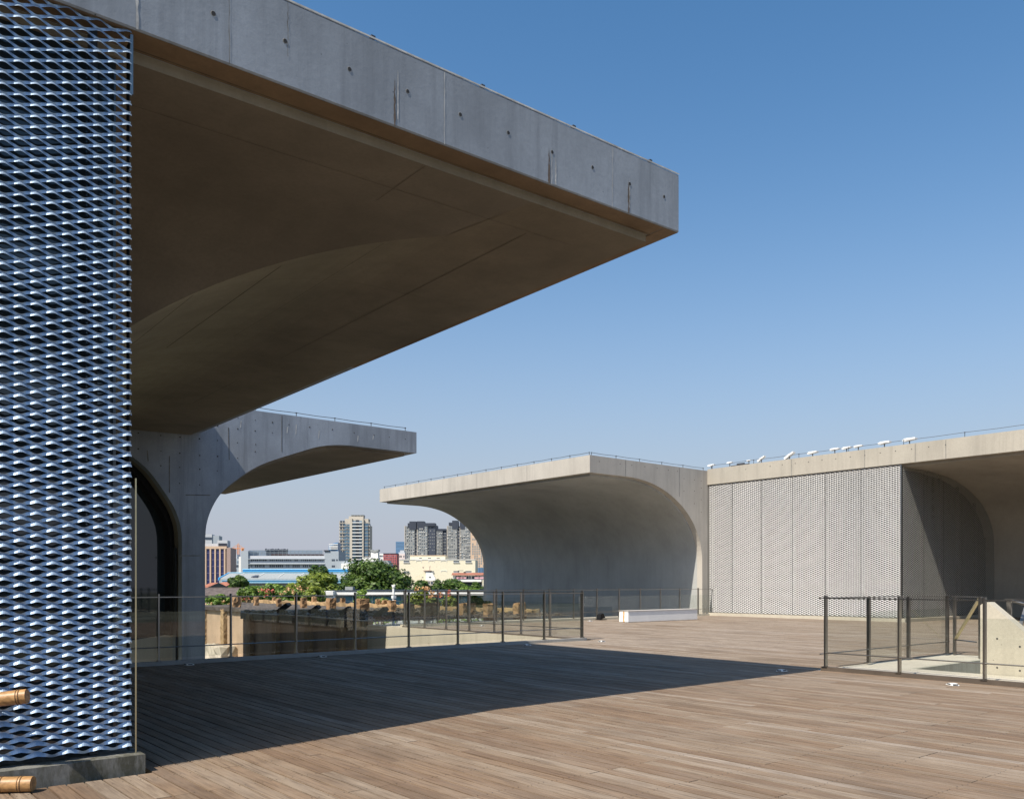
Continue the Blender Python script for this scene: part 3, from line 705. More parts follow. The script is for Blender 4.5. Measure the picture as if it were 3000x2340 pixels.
m = MB(); m.bar(q2, q3, .05, .03); m.bar(q3, q3+Vector((.3,-.6,0)), .05, .03); part('strut', m, M_steel, hr_)
m = MB(); m.box((ax-.03,4.2,pz.z),(ax+.03,5.05,pz.z+.016)); part('top_rail', m, M_steel, hr_)

# ------------------------------------------------------------------ bench block, deck lights, floodlight, cable
bn = thing('bench', 'long low white block with a rust streak on its end, before the far railing', 'bench', (23.4,20,0))
m = MB(); m.box((21.55,19.78,.01),(25.28,20.2,.385)); o = part('body', m, M_white, bn); bv = o.modifiers.new('e','BEVEL'); bv.width = .008
m = MB(); m.box((21.53,19.76,.385),(25.30,20.22,.40)); part('top_slab', m, concrete('bench_top', (.55,.52,.48), .2, .2, pore=False), bn)
m = MB(); pts = [(19.97,.0),(19.985,.12),(19.975,.26),(19.98,.385)]
for i in range(3):
    (y0, z0), (y1, z1) = pts[i], pts[i+1]; m.quad((21.546,y0+.028,z0+.01),(21.546,y0-.03,z0+.01),(21.546,y1-.022,z1),(21.546,y1+.03,z1))
part('rust_streak', m, plain('orange_rust', (.55,.27,.06), .9, vary=.3, scale=20), bn)
LG = [('leftmost small low deck light on the shaded boards beneath the near canopy',(4.8,13.95)),('small low deck light, second from the left at the shaded railing',(7.16,13.95)),
      ('small bluish deck light at the right end of the shaded railing',(11.88,13.8)),('small deck light in the sun just past the corner of the front railing',(13.94,13.6)),
      ('small deck light seen through the glass in front of the trench railing',(16.3,21.1)),('small deck light on the sunny boards left of the white block',(21.3,21.35)),
      ('small deck light in the shadow just left of the right hand railing',(11.3,7.27)),('small deck light in the sun before the kerb of the nearest right railing',(11.45,4.86))]
lm = MB(); lm.prism([(-.09,.0),(-.05,.03),(.05,.03),(.09,.0)], 'b', -.055, .055); lm.box((-.08,-.07,.0),(.08,.07,.010)); lme = lm.mesh('housing'); lme.materials.append(M_white)
lg = MB(); lg.box((-.045,-.062,.008),(.045,-.0555,.028)); lg.box((-.045,.0555,.008),(.045,.062,.028)); lg.box((-.094,-.04,.012),(-.078,.04,.026)); lge = lg.mesh('lens'); lge.materials.append(M_black)
for lab, (x, y) in LG:
    t = thing('deck_light', lab, 'deck light', (x, y, .002), 'small low deck lights screwed to the boards', rz=.9 if 'nearest right' in lab else 0); t.scale = (.8, .8, .8)
    for nm, me in (('housing', lme), ('lens', lge)):
        o = bpy.data.objects.new(nm, me); C.objects.link(o); o.parent = t
fl = thing('floodlight', 'small black floodlight on the boards at the foot of the far railing', 'floodlight', (22.35,21.85,0))
m = MB(); m.prism([(-.13+22.35,.03),(-.1+22.35,.2),(.02+22.35,.24),(.13+22.35,.08)], 'b', 21.75, 21.95); part('housing', m, M_black, fl)
m = MB(); m.box((22.2,21.74,.005),(22.55,21.98,.028)); part('base', m, M_black, fl)
p = gp(1452, 1760, .9)
cb = MB(); q = on_b(1447,1745,22.08); qs = [on_b(1447+dx, vy, 21.98) for dx, vy in ((0,1744),(1,1758),(-1,1775),(-2,1792),(-1,1808),(4,1818),(7,1822))]
cb.tube([Vector((s.x, s.y, max(s.z,.02))) for s in qs], .012, 6)
solo('cable', cb, M_white, 'thin white cable hanging down a post of the far railing', 'cable', (qs[0].x, qs[0].y, 0), smooth=40)

# bamboo poles at the lower left
bam = plain('bamboo', (.36,.20,.08), .45, 0, .4, 14, sc3=(.6,3,3)); bamd2 = plain('bamboo_node', (.13,.07,.03), .8)
def bamboo(label, p, q, r, nodes, legs=None):
    p = Vector(p); q = Vector(q); t = thing('bamboo_pole', label, 'bamboo pole', p, 'bamboo poles sticking into the picture at the lower left')
    pts = []; rs_ = []; L = (q-p).length
    fs = sorted([0, 1] + [f + e for f in nodes for e in (-.012/L*3, -.004/L*3, .004/L*3, .012/L*3)] + [i/20 for i in range(1, 20)])
    for f in fs:
        bump_ = max([0] + [1 - abs(f-n_)*L/.014 for n_ in nodes]); pts.append(p.lerp(q, f)); rs_.append(r*(1 + .09*max(0, bump_)))
    m = MB(); m.tube(pts, rs_, 22, cap=False); d = (q-p).normalized()
    ins = [pts[-1], pts[-1] - d*.05]; m.tube([pts[-1], pts[-1]+d*.0005, pts[-1]-d*.06], [r*1.0, r*.84, r*.82], 22, cap=True)
    part('culm', m, bam, t, smooth=50)
    for n_ in nodes:
        for dd_, ww_ in ((-.009,.0022),(.006,.003)):
            c_ = p + (q-p)*n_ + d*dd_; m = MB(); m.tube([c_-d*ww_, c_+d*ww_], r*1.075, 22); part('node_ring', m, bamd2, t)
    if legs:
        for lf in legs:
            c_ = p.lerp(q, lf); m = MB(); m.tube([(c_.x,c_.y+.02,.0),(c_.x,c_.y+.02,c_.z)], r*.8, 16); part('leg', m, bam, t, smooth=50)
    return t
e1 = at(80, 5.42, zat(2038, 5.42)); s1 = at(-900, 5.12, zat(2150, 5.12))
bamboo('upper thick bamboo pole end tilted upwards in front of the near metal screen', s1, e1, .046, [.2,.45,.66,.90,.975], legs=[.02,.35])
e2 = at(97, 5.38, .052); s2 = at(-700, 5.2, .05)
bamboo('lower bamboo pole end lying on the deck against the mossy plinth', s2, e2, .048, [.1,.3,.5,.72,.88,.955])

# ------------------------------------------------------------------ ruined concrete structure behind the railing
M_ruin = concrete('old_rendered_wall', (.50,.36,.24), .55, .25, bstr=.5); M_rib = concrete('crumbling_rib', (.46,.31,.16), .9, .6, bstr=.9)
M_brick = concrete('broken_brick_concrete', (.36,.22,.115), .5, .5, bstr=1.0); M_rtop = concrete('rubble_top', (.11,.092,.075), .4, .6, bstr=1.0)
ru = thing('ruined_wall', 'long ruined concrete wall with ribs and a row of broken stubs on top, beyond the trench', 'ruin', (14.3, 30, -8))
bs_ = [24.4,25.76,28.12,30.9,33.35,34.3]
rr = random.Random(11)
for i in range(len(bs_)-1):
    m = MB(); m.box((14.0,bs_[i]+.003,-7.9),(14.35,bs_[i+1]-.003,.12+rr.uniform(-.03,.03))); part('wall_panel', m, M_ruin, ru)
def rough(lo, hi, nx, ny, nz, amp, seed):
    m = MB(); X = [lo[0]+(hi[0]-lo[0])*i/nx for i in range(nx+1)]; Y = [lo[1]+(hi[1]-lo[1])*i/ny for i in range(ny+1)]; Z = [lo[2]+(hi[2]-lo[2])*i/nz for i in range(nz+1)]
    def P(x, y, z):
        o = noise.noise_vector(Vector((x*6.5+seed, y*6.5, z*6.5)))*amp; k_ = .15 if z == lo[2] else 1; return (x+o.x*k_, y+o.y*k_, z+o.z*k_)
    for face in range(6):
        if face < 2: A_, B_, f = X, Y, (lambda p, q: P(p, q, Z[0] if face == 0 else Z[-1]))
        elif face < 4: A_, B_, f = X, Z, (lambda p, q: P(p, Y[0] if face == 2 else Y[-1], q))
        else: A_, B_, f = Y, Z, (lambda p, q: P(X[0] if face == 4 else X[-1], p, q))
        grid(m, [[f(p, q) for q in B_] for p in A_])
    return m
for i, b_ in enumerate(bs_[:-1]):
    part('rib', rough((13.82,b_-.17,-7.9),(14.02,b_+.17,.1), 2, 3, 60, .05, i*7.7), M_rib, ru)
m = MB()
def tq(f, g_):
    a_ = 13.93 + 9.6*f; b_ = 24.2 + ((34.4 + (a_-13.93)*2.45) - 24.2)*g_; nz = noise.noise(Vector((a_*2.2, b_*2.2, 0)))
    return (a_, b_, .09 + .06*nz)
grid(m, [[tq(i/30, j/60) for j in range(61)] for i in range(31)]); grid(m, [[tq(0, j/60) for j in range(61)], [(13.93, tq(0, j/60)[1], -.12+.03*math.sin(j*2.3)) for j in range(61)]])
part('top_slab', m, M_rtop, ru)
part('beam', rough((22.6,26,.05),(23.0,55,.27), 2, 90, 1, .10, 9), M_rib, ru)
SA = 19.7
for u_, v_, w_ in ((751,1748,.22),(817,1752,.23),(889,1750,.26),(970,1752,.36),(1061,1755,.48),(1148,1757,.30)):
    p = on_a(u_, v_, SA); part('stub', rough((SA-w_/2,p.y-w_/2,0),(SA+w_/2,p.y+w_/2,p.z+rr.uniform(-.03,.03)), 4, 4, 8, .045, u_*.13), M_brick, ru)
for u_, v_, w_ in ((803,1749,.17),(868,1750,.16),(919,1747,.24),(1003,1752,.22),(1107,1754,.2),(1126,1757,.22)):
    p = on_a(u_, v_, 22.8); part('stub', rough((22.7,p.y-w_/2,.1),(22.7+w_,p.y+w_/2,p.z), 3, 3, 7, .05, u_*.1), M_brick, ru)
for u_, v_, w_ in ((1206,1768,.25),(1267,1766,.7),(1375,1766,.6),(1442,1768,.4),(1530,1766,.4)):
    p = on_b(u_, v_, 27.0 if u_ < 1420 else 25.0); part('stub', rough((p.x-w_/2,p.y,-.05),(p.x+w_/2,p.y+.3,p.z), 4, 4, 6, .05, u_*.1), M_brick, ru)
rub = MB()
for i in range(520):
    x, y = rr.uniform(14.4,23), rr.uniform(24.4,36); s = rr.uniform(.04,.16)
    rub.box((-s*.8,-s*.5,0),(s*.8,s*.5,s*.5), M=Matrix.Translation((x,y,.1)) @ Matrix.Rotation(rr.uniform(0,6),4,'Z') @ Matrix.Rotation(rr.uniform(-.5,.5),4,'X'))
part('rubble', rub, M_rtop, ru, kind='stuff')
M_bricklow = concrete('white_washed_base', (.55,.48,.38), .3, .4)
rf = thing('ruined_wall', 'sunlit beige ruined wall with crumbling ribs right beside the curved leg', 'ruin', (19.3, 50, -8))
for u0_, u1_ in ((560,601),(601,661),(661,716)):
    y1, y0 = on_a(u0_,1790,19.3).y, on_a(u1_,1790,19.3).y
    m = MB(); m.box((19.3,y0+.01,-7.9),(19.7,y1-.01,on_a(u0_,1783,19.3).z)); part('wall_panel', m, M_ruin, rf)
for u_ in (601,661): y = on_a(u_,1790,19.3).y; part('rib', rough((19.08,y-.26,-7.9),(19.3,y+.26,-.2), 2, 3, 60, .05, u_), M_rib, rf)
y = on_a(640,1880,19).y; part('base_block', rough((18.3,y-2.2,-7.9),(19.25,y+1.2,-2.3), 3, 12, 12, .2, 4), M_bricklow, rf)
part('top_slab', rough((19.1,46.5,-.28),(24,56,-.08), 10, 20, 1, .1, 3), M_rtop, rf)
y = on_a(689,1770,19.9).y; part('stub', rough((19.7,y-.3,-.15),(20.2,y+.3,on_a(689,1748,19.9).z), 4, 5, 6, .1, 5), M_brick, rf)
for lab, u_, v_, s in (('grey floodlight on the ruin edge behind the second stub',833,1782,.26),('grey floodlight on the ruin edge right of the third railing post',924,1787,.2),
                       ('grey floodlight on the ruin edge before the widest dark stub',1014,1788,.2),('grey floodlight on the ruin edge at the right of the dark stub pair',1117,1797,.24)):
    p = on_a(u_, v_, 14.25); t = thing('floodlight', lab, 'floodlight', (p.x,p.y,.2), 'grey floodlights on the edge of the ruin')
    m = MB(); m.box((-s*.7,-s,-.02),(s*.7,s,.10), M=Matrix.Translation((p.x,p.y,.36)) @ Matrix.Rotation(R(38),4,'Z') @ Matrix.Rotation(R(-35),4,'X')); part('housing', m, M_dkgrey, t)
    m = MB(); m.tube([(p.x,p.y,.15),(p.x,p.y,.36)], .03, 6); part('stalk', m, M_dkgrey, t)

# ------------------------------------------------------------------ vegetation
LEAF = toned('dark_green_leaves', [(0,(.018,.038,.010)),(.5,(.06,.11,.02)),(1,(.14,.20,.04))], .5, .18)
LEAFY = toned('yellow_green_leaves', [(0,(.035,.06,.010)),(.5,(.15,.20,.03)),(1,(.27,.31,.05))], .5, .2)
LEAFG = toned('fresh_green_leaves', [(0,(.03,.06,.012)),(.5,(.13,.22,.035)),(1,(.27,.36,.07))], .5, .22)
FLR = toned('red_flowers', [(0,(.45,.09,.08)),(1,(.62,.22,.17))], .6, .15)
FLO = toned('peach_flowers', [(0,(.55,.30,.15)),(1,(.68,.46,.28))], .6, .15)
def leaves(mb, c, rad, n_, size, rg, blobs=12, shell=.55, hi=1.0):
    c = Vector(c); cl = []
    for i in range(blobs):
        d = Vector((rg.gauss(0,1), rg.gauss(0,1), rg.gauss(0,1)+.25)).normalized()
        k_ = rg.uniform(.35,.8); cl.append((Vector((d.x*rad[0]*k_, d.y*rad[1]*k_, d.z*rad[2]*k_)), rg.uniform(.28,.48)*.95, rg.uniform(-.15,.15)))
    for i in range(n_):
        o, br, bt = rg.choice(cl); d = Vector((rg.gauss(0,1), rg.gauss(0,1), rg.gauss(0,1))).normalized(); f = (shell + (1-shell)*rg.random())*br
        p = c + o + Vector((d.x*rad[0]*f, d.y*rad[1]*f, d.z*rad[2]*f))
        nn = (d + Vector((rg.uniform(-.7,.7), rg.uniform(-.7,.7), rg.uniform(-.3,.9)))).normalized()
        x = nn.cross(Vector((rg.random(),rg.random(),rg.random()+.1))).normalized(); y = nn.cross(x); s = size*rg.uniform(.6,1.25)
        mb.add([p-x*s*.5, p+y*s*.28, p+x*s*.5, p-y*s*.28], [(0,1,2,3)], min(1, max(0, rg.gauss(.5,.22)+bt)))
def tree(name, label, u0, u1, vt, vb, d, mat, n_, size, seed, cat='tree', group='trees beyond the ruins', blobs=16, flowers=None):
    rg = random.Random(seed); uc = (u0+u1)/2; hw = (u1-u0)/2/FPX*d; zt = zat(vt, d); zb_ = zat(vb, d); c = at(uc, d, (zt+zb_)/2)
    t = thing(name, label, cat, (c.x, c.y, -8), group)
    m = MB(); leaves(m, c, (hw, hw, (zt-zb_)/2), n_, size, rg, blobs); part('crown' if cat == 'tree' else 'foliage', m, mat, t)
    if cat == 'tree':
        tk = MB(); tk.tube([(c.x,c.y,-8),(c.x+.1,c.y,-4),(c.x,c.y+.1,c.z)], [.3,.22,.1], 8)
        for k_ in range(6):
            a_ = rg.uniform(0,6.28); tk.tube([(c.x,c.y,c.z-2.0-rg.random()),(c.x+math.cos(a_)*hw*.5,c.y+math.sin(a_)*hw*.5,c.z+rg.uniform(-.3,.8)*(zt-c.z))], [.12,.03], 6)
        part('trunk', tk, M_bark, t)
    else:
        sk_ = MB()
        for k_ in range(5): sk_.tube([(c.x+rg.uniform(-.3,.3),c.y,-8),(c.x+rg.uniform(-.8,.8)*hw,c.y+rg.uniform(-.4,.4),c.z)], [.06,.02], 5)
        part('stems', sk_, M_bark, t)
    if flowers:
        fm, pts, fs = flowers
        for (fu, fv, fr_) in pts:
            fr_ *= .62
            p = at(fu, d-hw*.75-.3, zat(fv, d-hw*.75-.3)); f = MB()
            for i in range(16):
                q = p + Vector((rg.gauss(0,1),rg.gauss(0,1),rg.gauss(0,1)*.8))*fr_*.5; nn = Vector((rg.uniform(-1,1),rg.uniform(-1,1),rg.uniform(-.2,1))).normalized()
                x = nn.cross(Vector((rg.random(),rg.random(),rg.random()+.1))).normalized(); y = nn.cross(x); s = fs*rg.uniform(.7,1.3)
                f.add([q-x*s*.5, q+y*s*.4, q+x*s*.5, q-y*s*.4], [(0,1,2,3)], rg.random())
            part('flower_cluster', f, fm, t)
    return t
tree('leafy_tree','large dark green tree with broad leaves standing before the cream factory', 985,1205,1636,1772,72, LEAF, 13000,.34, 1, blobs=46)
tree('leafy_tree','dark olive tree behind the yellow green bushes, left of the largest tree', 890,985,1655,1760,92, LEAF, 4200,.42, 2, blobs=14)
tree('leafy_tree','yellow green bushy tree in the middle, below the dark olive tree', 868,1000,1678,1768,66, LEAFY, 6500,.28, 3, blobs=30)
tree('round_tree','round green tree in front of the blue edged shed', 667,733,1684,1745,84, LEAF, 4200,.30, 4, blobs=18)
tree('leafy_tree','small dark tree right of the white camera pole', 1196,1272,1690,1768,64, LEAF, 3600,.30, 5, blobs=14)
tree('leafy_tree','low broad tree below the red roofed balcony house', 1262,1390,1696,1765,70, LEAF, 4800,.30, 6, blobs=18)
tree('leafy_tree','pale bushes under the left end of the shed', 732,870,1704,1768,74, LEAFG, 4200,.28, 7, blobs=18)
SG = 'flowering shrubs behind the ruined stubs'
def fpts(l): return l
tree('flowering_shrub','bright green shrub with a few orange flowers next to the curved leg', 588,682,1738,1790,60, LEAFG, 2600,.16, 11, 'shrub', SG, 14, (FLO,[(655,1760,.2),(606,1772,.2),(620,1766,.12),(671,1768,.15)],.10))
tree('flowering_shrub','green shrub covered in red flowers left of centre', 682,800,1722,1785,58, LEAFG, 3600,.17, 12, 'shrub', SG, 18, (FLR,[(722,1737,.28),(746,1731,.36),(764,1727,.24),(758,1741,.36),(781,1732,.30),(795,1730,.36),(716,1748,.34),(728,1755,.40),(708,1751,.28),(778,1745,.22)],.13))
tree('flowering_shrub','green shrub with pale peach flowers below the yellow green tree', 795,905,1716,1782,58, LEAFG, 3600,.17, 13, 'shrub', SG, 18, (FLO,[(835,1732,.24),(845,1724,.26),(857,1729,.28),(876,1722,.32),(882,1728,.3),(902,1722,.2),(915,1727,.2),(822,1738,.2),(862,1735,.25)],.12))
tree('flowering_shrub','loose green shrub before the white low building', 895,962,1740,1785,57, LEAFG, 1600,.17, 14, 'shrub', SG, 12)
tree('flowering_shrub','thin climbing shrub reaching up beside the camera pole', 1030,1082,1722,1790,54, LEAFG, 1400,.16, 15, 'shrub', SG, 12)
tree('flowering_shrub','small upright shrub between the brick stubs, left of the camera pole', 1094,1142,1744,1790,52, LEAFG, 1200,.15, 16, 'shrub', SG, 10)
tree('flowering_shrub','shrub with orange trumpet flowers behind the glass at centre', 1182,1290,1728,1798,44, LEAFY, 3000,.17, 17, 'shrub', SG, 16, (FLO,[(1222,1725,.22),(1243,1723,.28),(1262,1732,.30),(1268,1742,.26),(1252,1727,.2),(1260,1746,.2),(1290,1740,.22)],.13))
tree('flowering_shrub','shrub with red orange flowers against the blue grey wall end', 1285,1345,1735,1798,44, LEAFY, 1500,.17, 18, 'shrub', SG, 10, (FLR,[(1291,1738,.2),(1314,1735,.22),(1290,1745,.18),(1318,1741,.18)],.12))
tree('flowering_shrub','plain green shrub in front of the white windows near the blue grey wall', 1360,1440,1742,1800,45, LEAFY, 2400,.17, 19, 'shrub', SG, 14)
BG = 'green bushes between the ruin and the roofs'
for i_, (lab, u0, u1, vt, vb, d_, mt) in enumerate((
    ('green bush under the blue edged shed, right of the grey brown roof', 700,770,1712,1775,56,LEAFG),
    ('green bush below the middle of the blue edged shed', 762,832,1704,1770,60,LEAFG),
    ('yellow green bush left of the yellow green tree', 822,900,1697,1768,62,LEAFY),
    ('yellow green bush at the foot of the yellow green tree', 880,960,1712,1775,54,LEAFY),
    ('dark bush at the left foot of the largest tree', 975,1050,1700,1765,70,LEAF),
    ('dark bush at the right foot of the largest tree', 1130,1210,1702,1765,70,LEAF),
    ('green bush in front of the cream factory stairs', 1240,1305,1700,1765,68,LEAF),
    ('light green bush at the right, below the laundry balcony', 1330,1425,1708,1770,64,LEAFG),
    ('dark green bush against the blue grey wall', 1375,1440,1700,1765,72,LEAF))):
    tree('leafy_bush', lab, u0, u1, vt, vb, d_, mt, 2600, .22, 40+i_, 'bush', BG, 14)
gv = MB(); rg = random.Random(99)
for i in range(70):
    u_ = rg.uniform(560,1450); d = rg.uniform(58,68); c = at(u_, d, rg.uniform(-1.7,-.5)); leaves(gv, c, (2.0,2.0,1.1), 260, .2, rg, 6)
tag(part('undergrowth', gv, LEAFG), 'mass of green undergrowth behind the ruin', 'undergrowth', kind='stuff')

# ------------------------------------------------------------------ the city
def frame(u0, u1, d, phi=0):
    """front face from u0 to u1, starting at depth d, turned by phi; returns origin matrix and width"""
    p = at(u0, d, 0); dr = (RT*math.cos(R(phi)) + FW*math.sin(R(phi))).normalized(); r1 = ray(u1)
    # solve p + w*dr parallel to r1
    w_ = (p.y*r1.x - p.x*r1.y)/(dr.x*r1.y - dr.y*r1.x)
    return p, math.atan2(dr.y, dr.x), abs(w_)
def bld(name, label, u0, u1, d, phi=0, cat='building', group=None):
    p, ang, w_ = frame(u0, u1, d, phi); t = thing(name, label, cat, (p.x,p.y,-8), group, rz=ang); t['w'] = 0; del t['w']
    return t, w_, d
def lp(name, t, mb, mat, kind=None, label=None): return part(name, mb, mat, t, kind, None, label, local=True)
def Z(v, d): return zat(v, d) + 8     # local height above the building's foot
def B(x0,y0,z0,x1,y1,z1): m = MB(); m.box((x0,y0,z0),(x1,y1,z1)); return m
def wgrid(xs, zs, ww, wh, y=-.12, dep=.1, jit=None, rg=None):
    m = MB()
    for z in zs:
        for x in xs:
            if rg and rg.random() < (jit or 0): continue
            m.box((x-ww/2, y-dep, z-wh/2), (x+ww/2, y, z+wh/2), tone=(rg.random() if rg else .5))
    return m
def lin(a, b, n_): return [a+(b-a)*(i+.5)/n_ for i in range(n_)]
m_win = toned('far_window_glass', [(0,(.02,.03,.05)),(.6,(.05,.07,.10)),(1,(.16,.22,.28))], .15, 0, .8)
m_bwin = plain('blue_strip_glass', (.02,.025,.10), .2, spec=.7); m_tan = plain('tan_stone', (.55,.40,.29), .8); m_tan2 = plain('pink_brown_stone', (.34,.25,.22), .8)
m_grey = plain('grey_render', (.33,.37,.41), .8, vary=.08); m_lgrey = plain('light_grey_render', (.45,.47,.50), .8, vary=.08); m_wht = plain('white_render', (.74,.73,.70), .8, vary=.05)
m_blue = plain('bright_blue_steel', (.05,.32,.62), .5, vary=.08); m_lblue = plain('pale_blue_steel', (.30,.55,.72), .5, vary=.1); m_cream = plain('cream_render', (.70,.64,.49), .85, vary=.06)
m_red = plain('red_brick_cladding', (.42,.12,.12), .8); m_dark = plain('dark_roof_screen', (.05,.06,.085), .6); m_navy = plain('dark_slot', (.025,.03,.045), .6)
m_tile = plain('orange_roof_tile', (.33,.13,.08), .8, vary=.3, scale=2); m_gtile = plain('grey_roof_tile', (.15,.12,.11), .9, vary=.35, scale=3); m_sheet = plain('translucent_sheeting', (.29,.31,.31), .7, vary=.2)
m_facade = plain('flats_facade', (.25,.26,.26), .8, vary=.2, scale=.3); m_beige = plain('beige_tower', (.46,.42,.36), .8); m_teal = plain('teal_glass', (.07,.13,.19), .15, vary=.3, scale=.2, spec=.8)
m_crane = plain('crane_orange', (.62,.26,.10), .6); m_bluet = plain('far_blue_glass', (.12,.22,.36), .3, vary=.15, scale=.05)
rc = random.Random(21)
# office with tan piers
d = 430; t, W, d = bld('office_block', 'office block with tan stone piers and dark blue window strips, behind the curved leg', 586, 664, d, 8)
zt = Z(1601, d); lp('wall', t, B(0,.8,0,W,16,zt), m_tan)
for i in range(6):
    x = W*(i+.02)/5.6; lp('pier', t, B(x,-.1,0,x+W*.055,.8,zt-1), m_tan)
lp('cornice', t, B(0,-.15,zt-1,W,.8,zt+.3), m_tan)
for i in range(5):
    x0 = W*(i+.02)/5.6+W*.055; x1 = W*(i+1.02)/5.6; o = lp('window_strip', t, B(x0,.3,1,x1,.79,zt-1), m_bwin)
    m = MB(); [m.box((x0,.2,z),(x1,.29,z+.35)) for z in [3.4*k_+1 for k_ in range(int(zt/3.4))]]; lp('floor_line', o, m, plain('violet_spandrel', (.10,.09,.18), .6))
p_, a_, w2 = frame(664, 675, d+0.3, 60); lp('side_wall', t, B(W,.0,0,W+1.9,16,zt-.4), m_tan2)
d2 = d
lp('roof_block', t, B(W*.05,3,zt+.3,W*.85,12,zt+1.8), m_lgrey); lp('roof_block', t, B(W*.62,2,zt+.3,W*1.0,10,zt+3.4), m_lgrey); lp('louvre', t, B(W*.66,1.8,zt+.5,W*.98,1.99,zt+1.9), m_navy)
t, W, d = bld('office_tower', 'stepped pale grey tower top rising behind the tan office block', 588, 642, 620, 10)
lp('wall', t, B(0,0,0,W*.3,12,Z(1577,d)), m_tan2); lp('wall', t, B(W*.26,-.6,0,W*.62,12,Z(1564,d)), m_lgrey); lp('wall', t, B(W*.62,.0,0,W,14,Z(1568,d)), m_grey); lp('roof_screen', t, B(0,3,Z(1577,d),W*.2,8,Z(1562,d)), m_dark)
lp('window_band', t, B(W*.26,-.8,Z(1580,d),W*.6,-.61,Z(1573,d)), m_win)
# small grey blocks beside it
t, W, d = bld('apartment_block', 'small grey apartment blocks between the tan office and the long grey factory', 674, 709, 520, 5)
lp('wall', t, B(0,0,0,W*.75,10,Z(1636,d)), m_grey); lp('wall', t, B(W*.75,-.5,0,W,10,Z(1630,d)), m_wht); lp('wall', t, B(W*.1,4,0,W*.45,12,Z(1622,d)), m_lgrey)
lp('windows', t, wgrid(lin(.5,W*.72,4), lin(2,Z(1640,d),9), 1.0, 1.4, -.02, .1, .2, rc), m_win, 'stuff')
# crane
cr_ = thing('tower_crane', 'thin orange tower crane far away above the grey blocks', 'crane', at(698, 900, -8)); c_ = at(698,900,0); s = 900/FPX
m = MB()
for sx in (-1,1): m.bar(c_ + RT*sx*.9 + Vector((0,0,-8)), c_ + RT*sx*.9 + Vector((0,0,zat(1597,900))), .5, .5)
for k_ in range(26):
    z = zat(1663,900)+k_*1.0; m.bar(c_+RT*(-.9)+Vector((0,0,z)), c_+RT*.9+Vector((0,0,z+1)), .3,.3)
part('mast', m, m_crane, cr_)
m = MB(); zj = zat(1606,900); m.bar(c_-RT*8+Vector((0,0,zj)), c_+RT*6.5+Vector((0,0,zj)), .8,.8); m.bar(c_+Vector((0,0,zat(1594,900))), c_+RT*6+Vector((0,0,zj)), .35,.35); m.bar(c_+Vector((0,0,zat(1594,900))), c_-RT*7+Vector((0,0,zj)), .35,.35)
part('jib', m, m_crane, cr_); m = MB(); m.box(tuple(c_+RT*4.5+Vector((-1,-1,zj-3))), tuple(c_+RT*4.5+Vector((1,1,zj)))); part('counterweight', m, m_crane, cr_)
# long grey factory
t, W, d = bld('factory_building', 'long grey factory with two rows of windows and a glazed roof screen', 706, 992, 480, 0); px = d/FPX
def X(u): return (u-706)*px
lp('wall', t, B(0,0,0,X(727),20,Z(1613,d)), m_grey); lp('wall', t, B(X(727),1,0,X(951),20,Z(1627,d)), m_lgrey); lp('wall', t, B(X(951),0,0,W,20,Z(1614,d)), m_grey); lp('parapet', t, B(X(949),-.6,Z(1614,d),X(966),3,Z(1611,d)), m_navy)
lp('eave', t, B(X(726),-.2,Z(1637.5,d),X(952),.98,Z(1635.5,d)), m_grey)
for z in (1639.5, 1657.5):
    for k_ in range(9):
        xc = X(742+24.4*k_); lp('window', t, wgrid([xc-1.2,xc-.1,xc+1.0,xc+2.1], [Z(z,d)], .6, 1.25, .97, .15, .1, rc), m_win)
lp('awning', t, B(X(727),-.4,Z(1652,d),X(952),.9,Z(1650.5,d)), plain('grey_blue_awning', (.32,.37,.41), .7))
m = MB()
for k_ in range(19): m.box((X(729)+k_*X(706+12)*1.0,1.2,Z(1627,d)),(X(729)+k_*X(718)+.12,1.4,Z(1611,d)))
for v_ in (1611,1617,1621): m.box((X(727),1.2,Z(v_,d)),(X(944),1.42,Z(v_,d)+.14))
lp('roof_frame', t, m, plain('grey_frame',(.22,.26,.28),.6)); lp('screen_glass', t, B(X(728),1.5,Z(1627,d),X(943),1.6,Z(1611.5,d)), glass('far_glass', (.75,.82,.86)))
lp('roof_hut', t, B(X(790),3,Z(1627,d),X(940),8,Z(1622,d)), plain('maroon_wall',(.16,.06,.05),.8))
m = MB()
for k_ in range(24): x = X(763+2.9*k_); m.box((x,9,Z(1612,d)),(x+.35+.3*rc.random(),9.2,Z(1604+3*rc.random(),d)))
m.box((X(763),9,Z(1612,d)),(X(832),9.2,Z(1611,d))); m.box((X(766),9.3,0),(X(830),9.6,Z(1612,d))); lp('roof_sign_frame', t, m, m_dark)
lp('window', t, wgrid([X(974),X(979),X(987)], [Z(1640,d),Z(1658,d)], .8,1.0,-.02,.1), m_win)
# curved glass building
t, W, d = bld('glass_building', 'curved glass building peeping over the grey factory beside the tall tower', 961, 990, 640, 0)
m = MB(); n_ = 8
for i in range(n_):
    f0, f1 = i/n_, (i+1)/n_; m.box((W*f0, 2*(1-f0), 0),(W*f1, 10, Z(1600-12*math.sin(f1*1.5),d)))
lp('wall', t, m, m_bluet); m = MB()
for v_ in (1595,1600,1604,1608): m.box((W*.1,-.3,Z(v_,d)),(W,.5,Z(v_,d)+.5))
lp('white_band', t, m, m_wht)
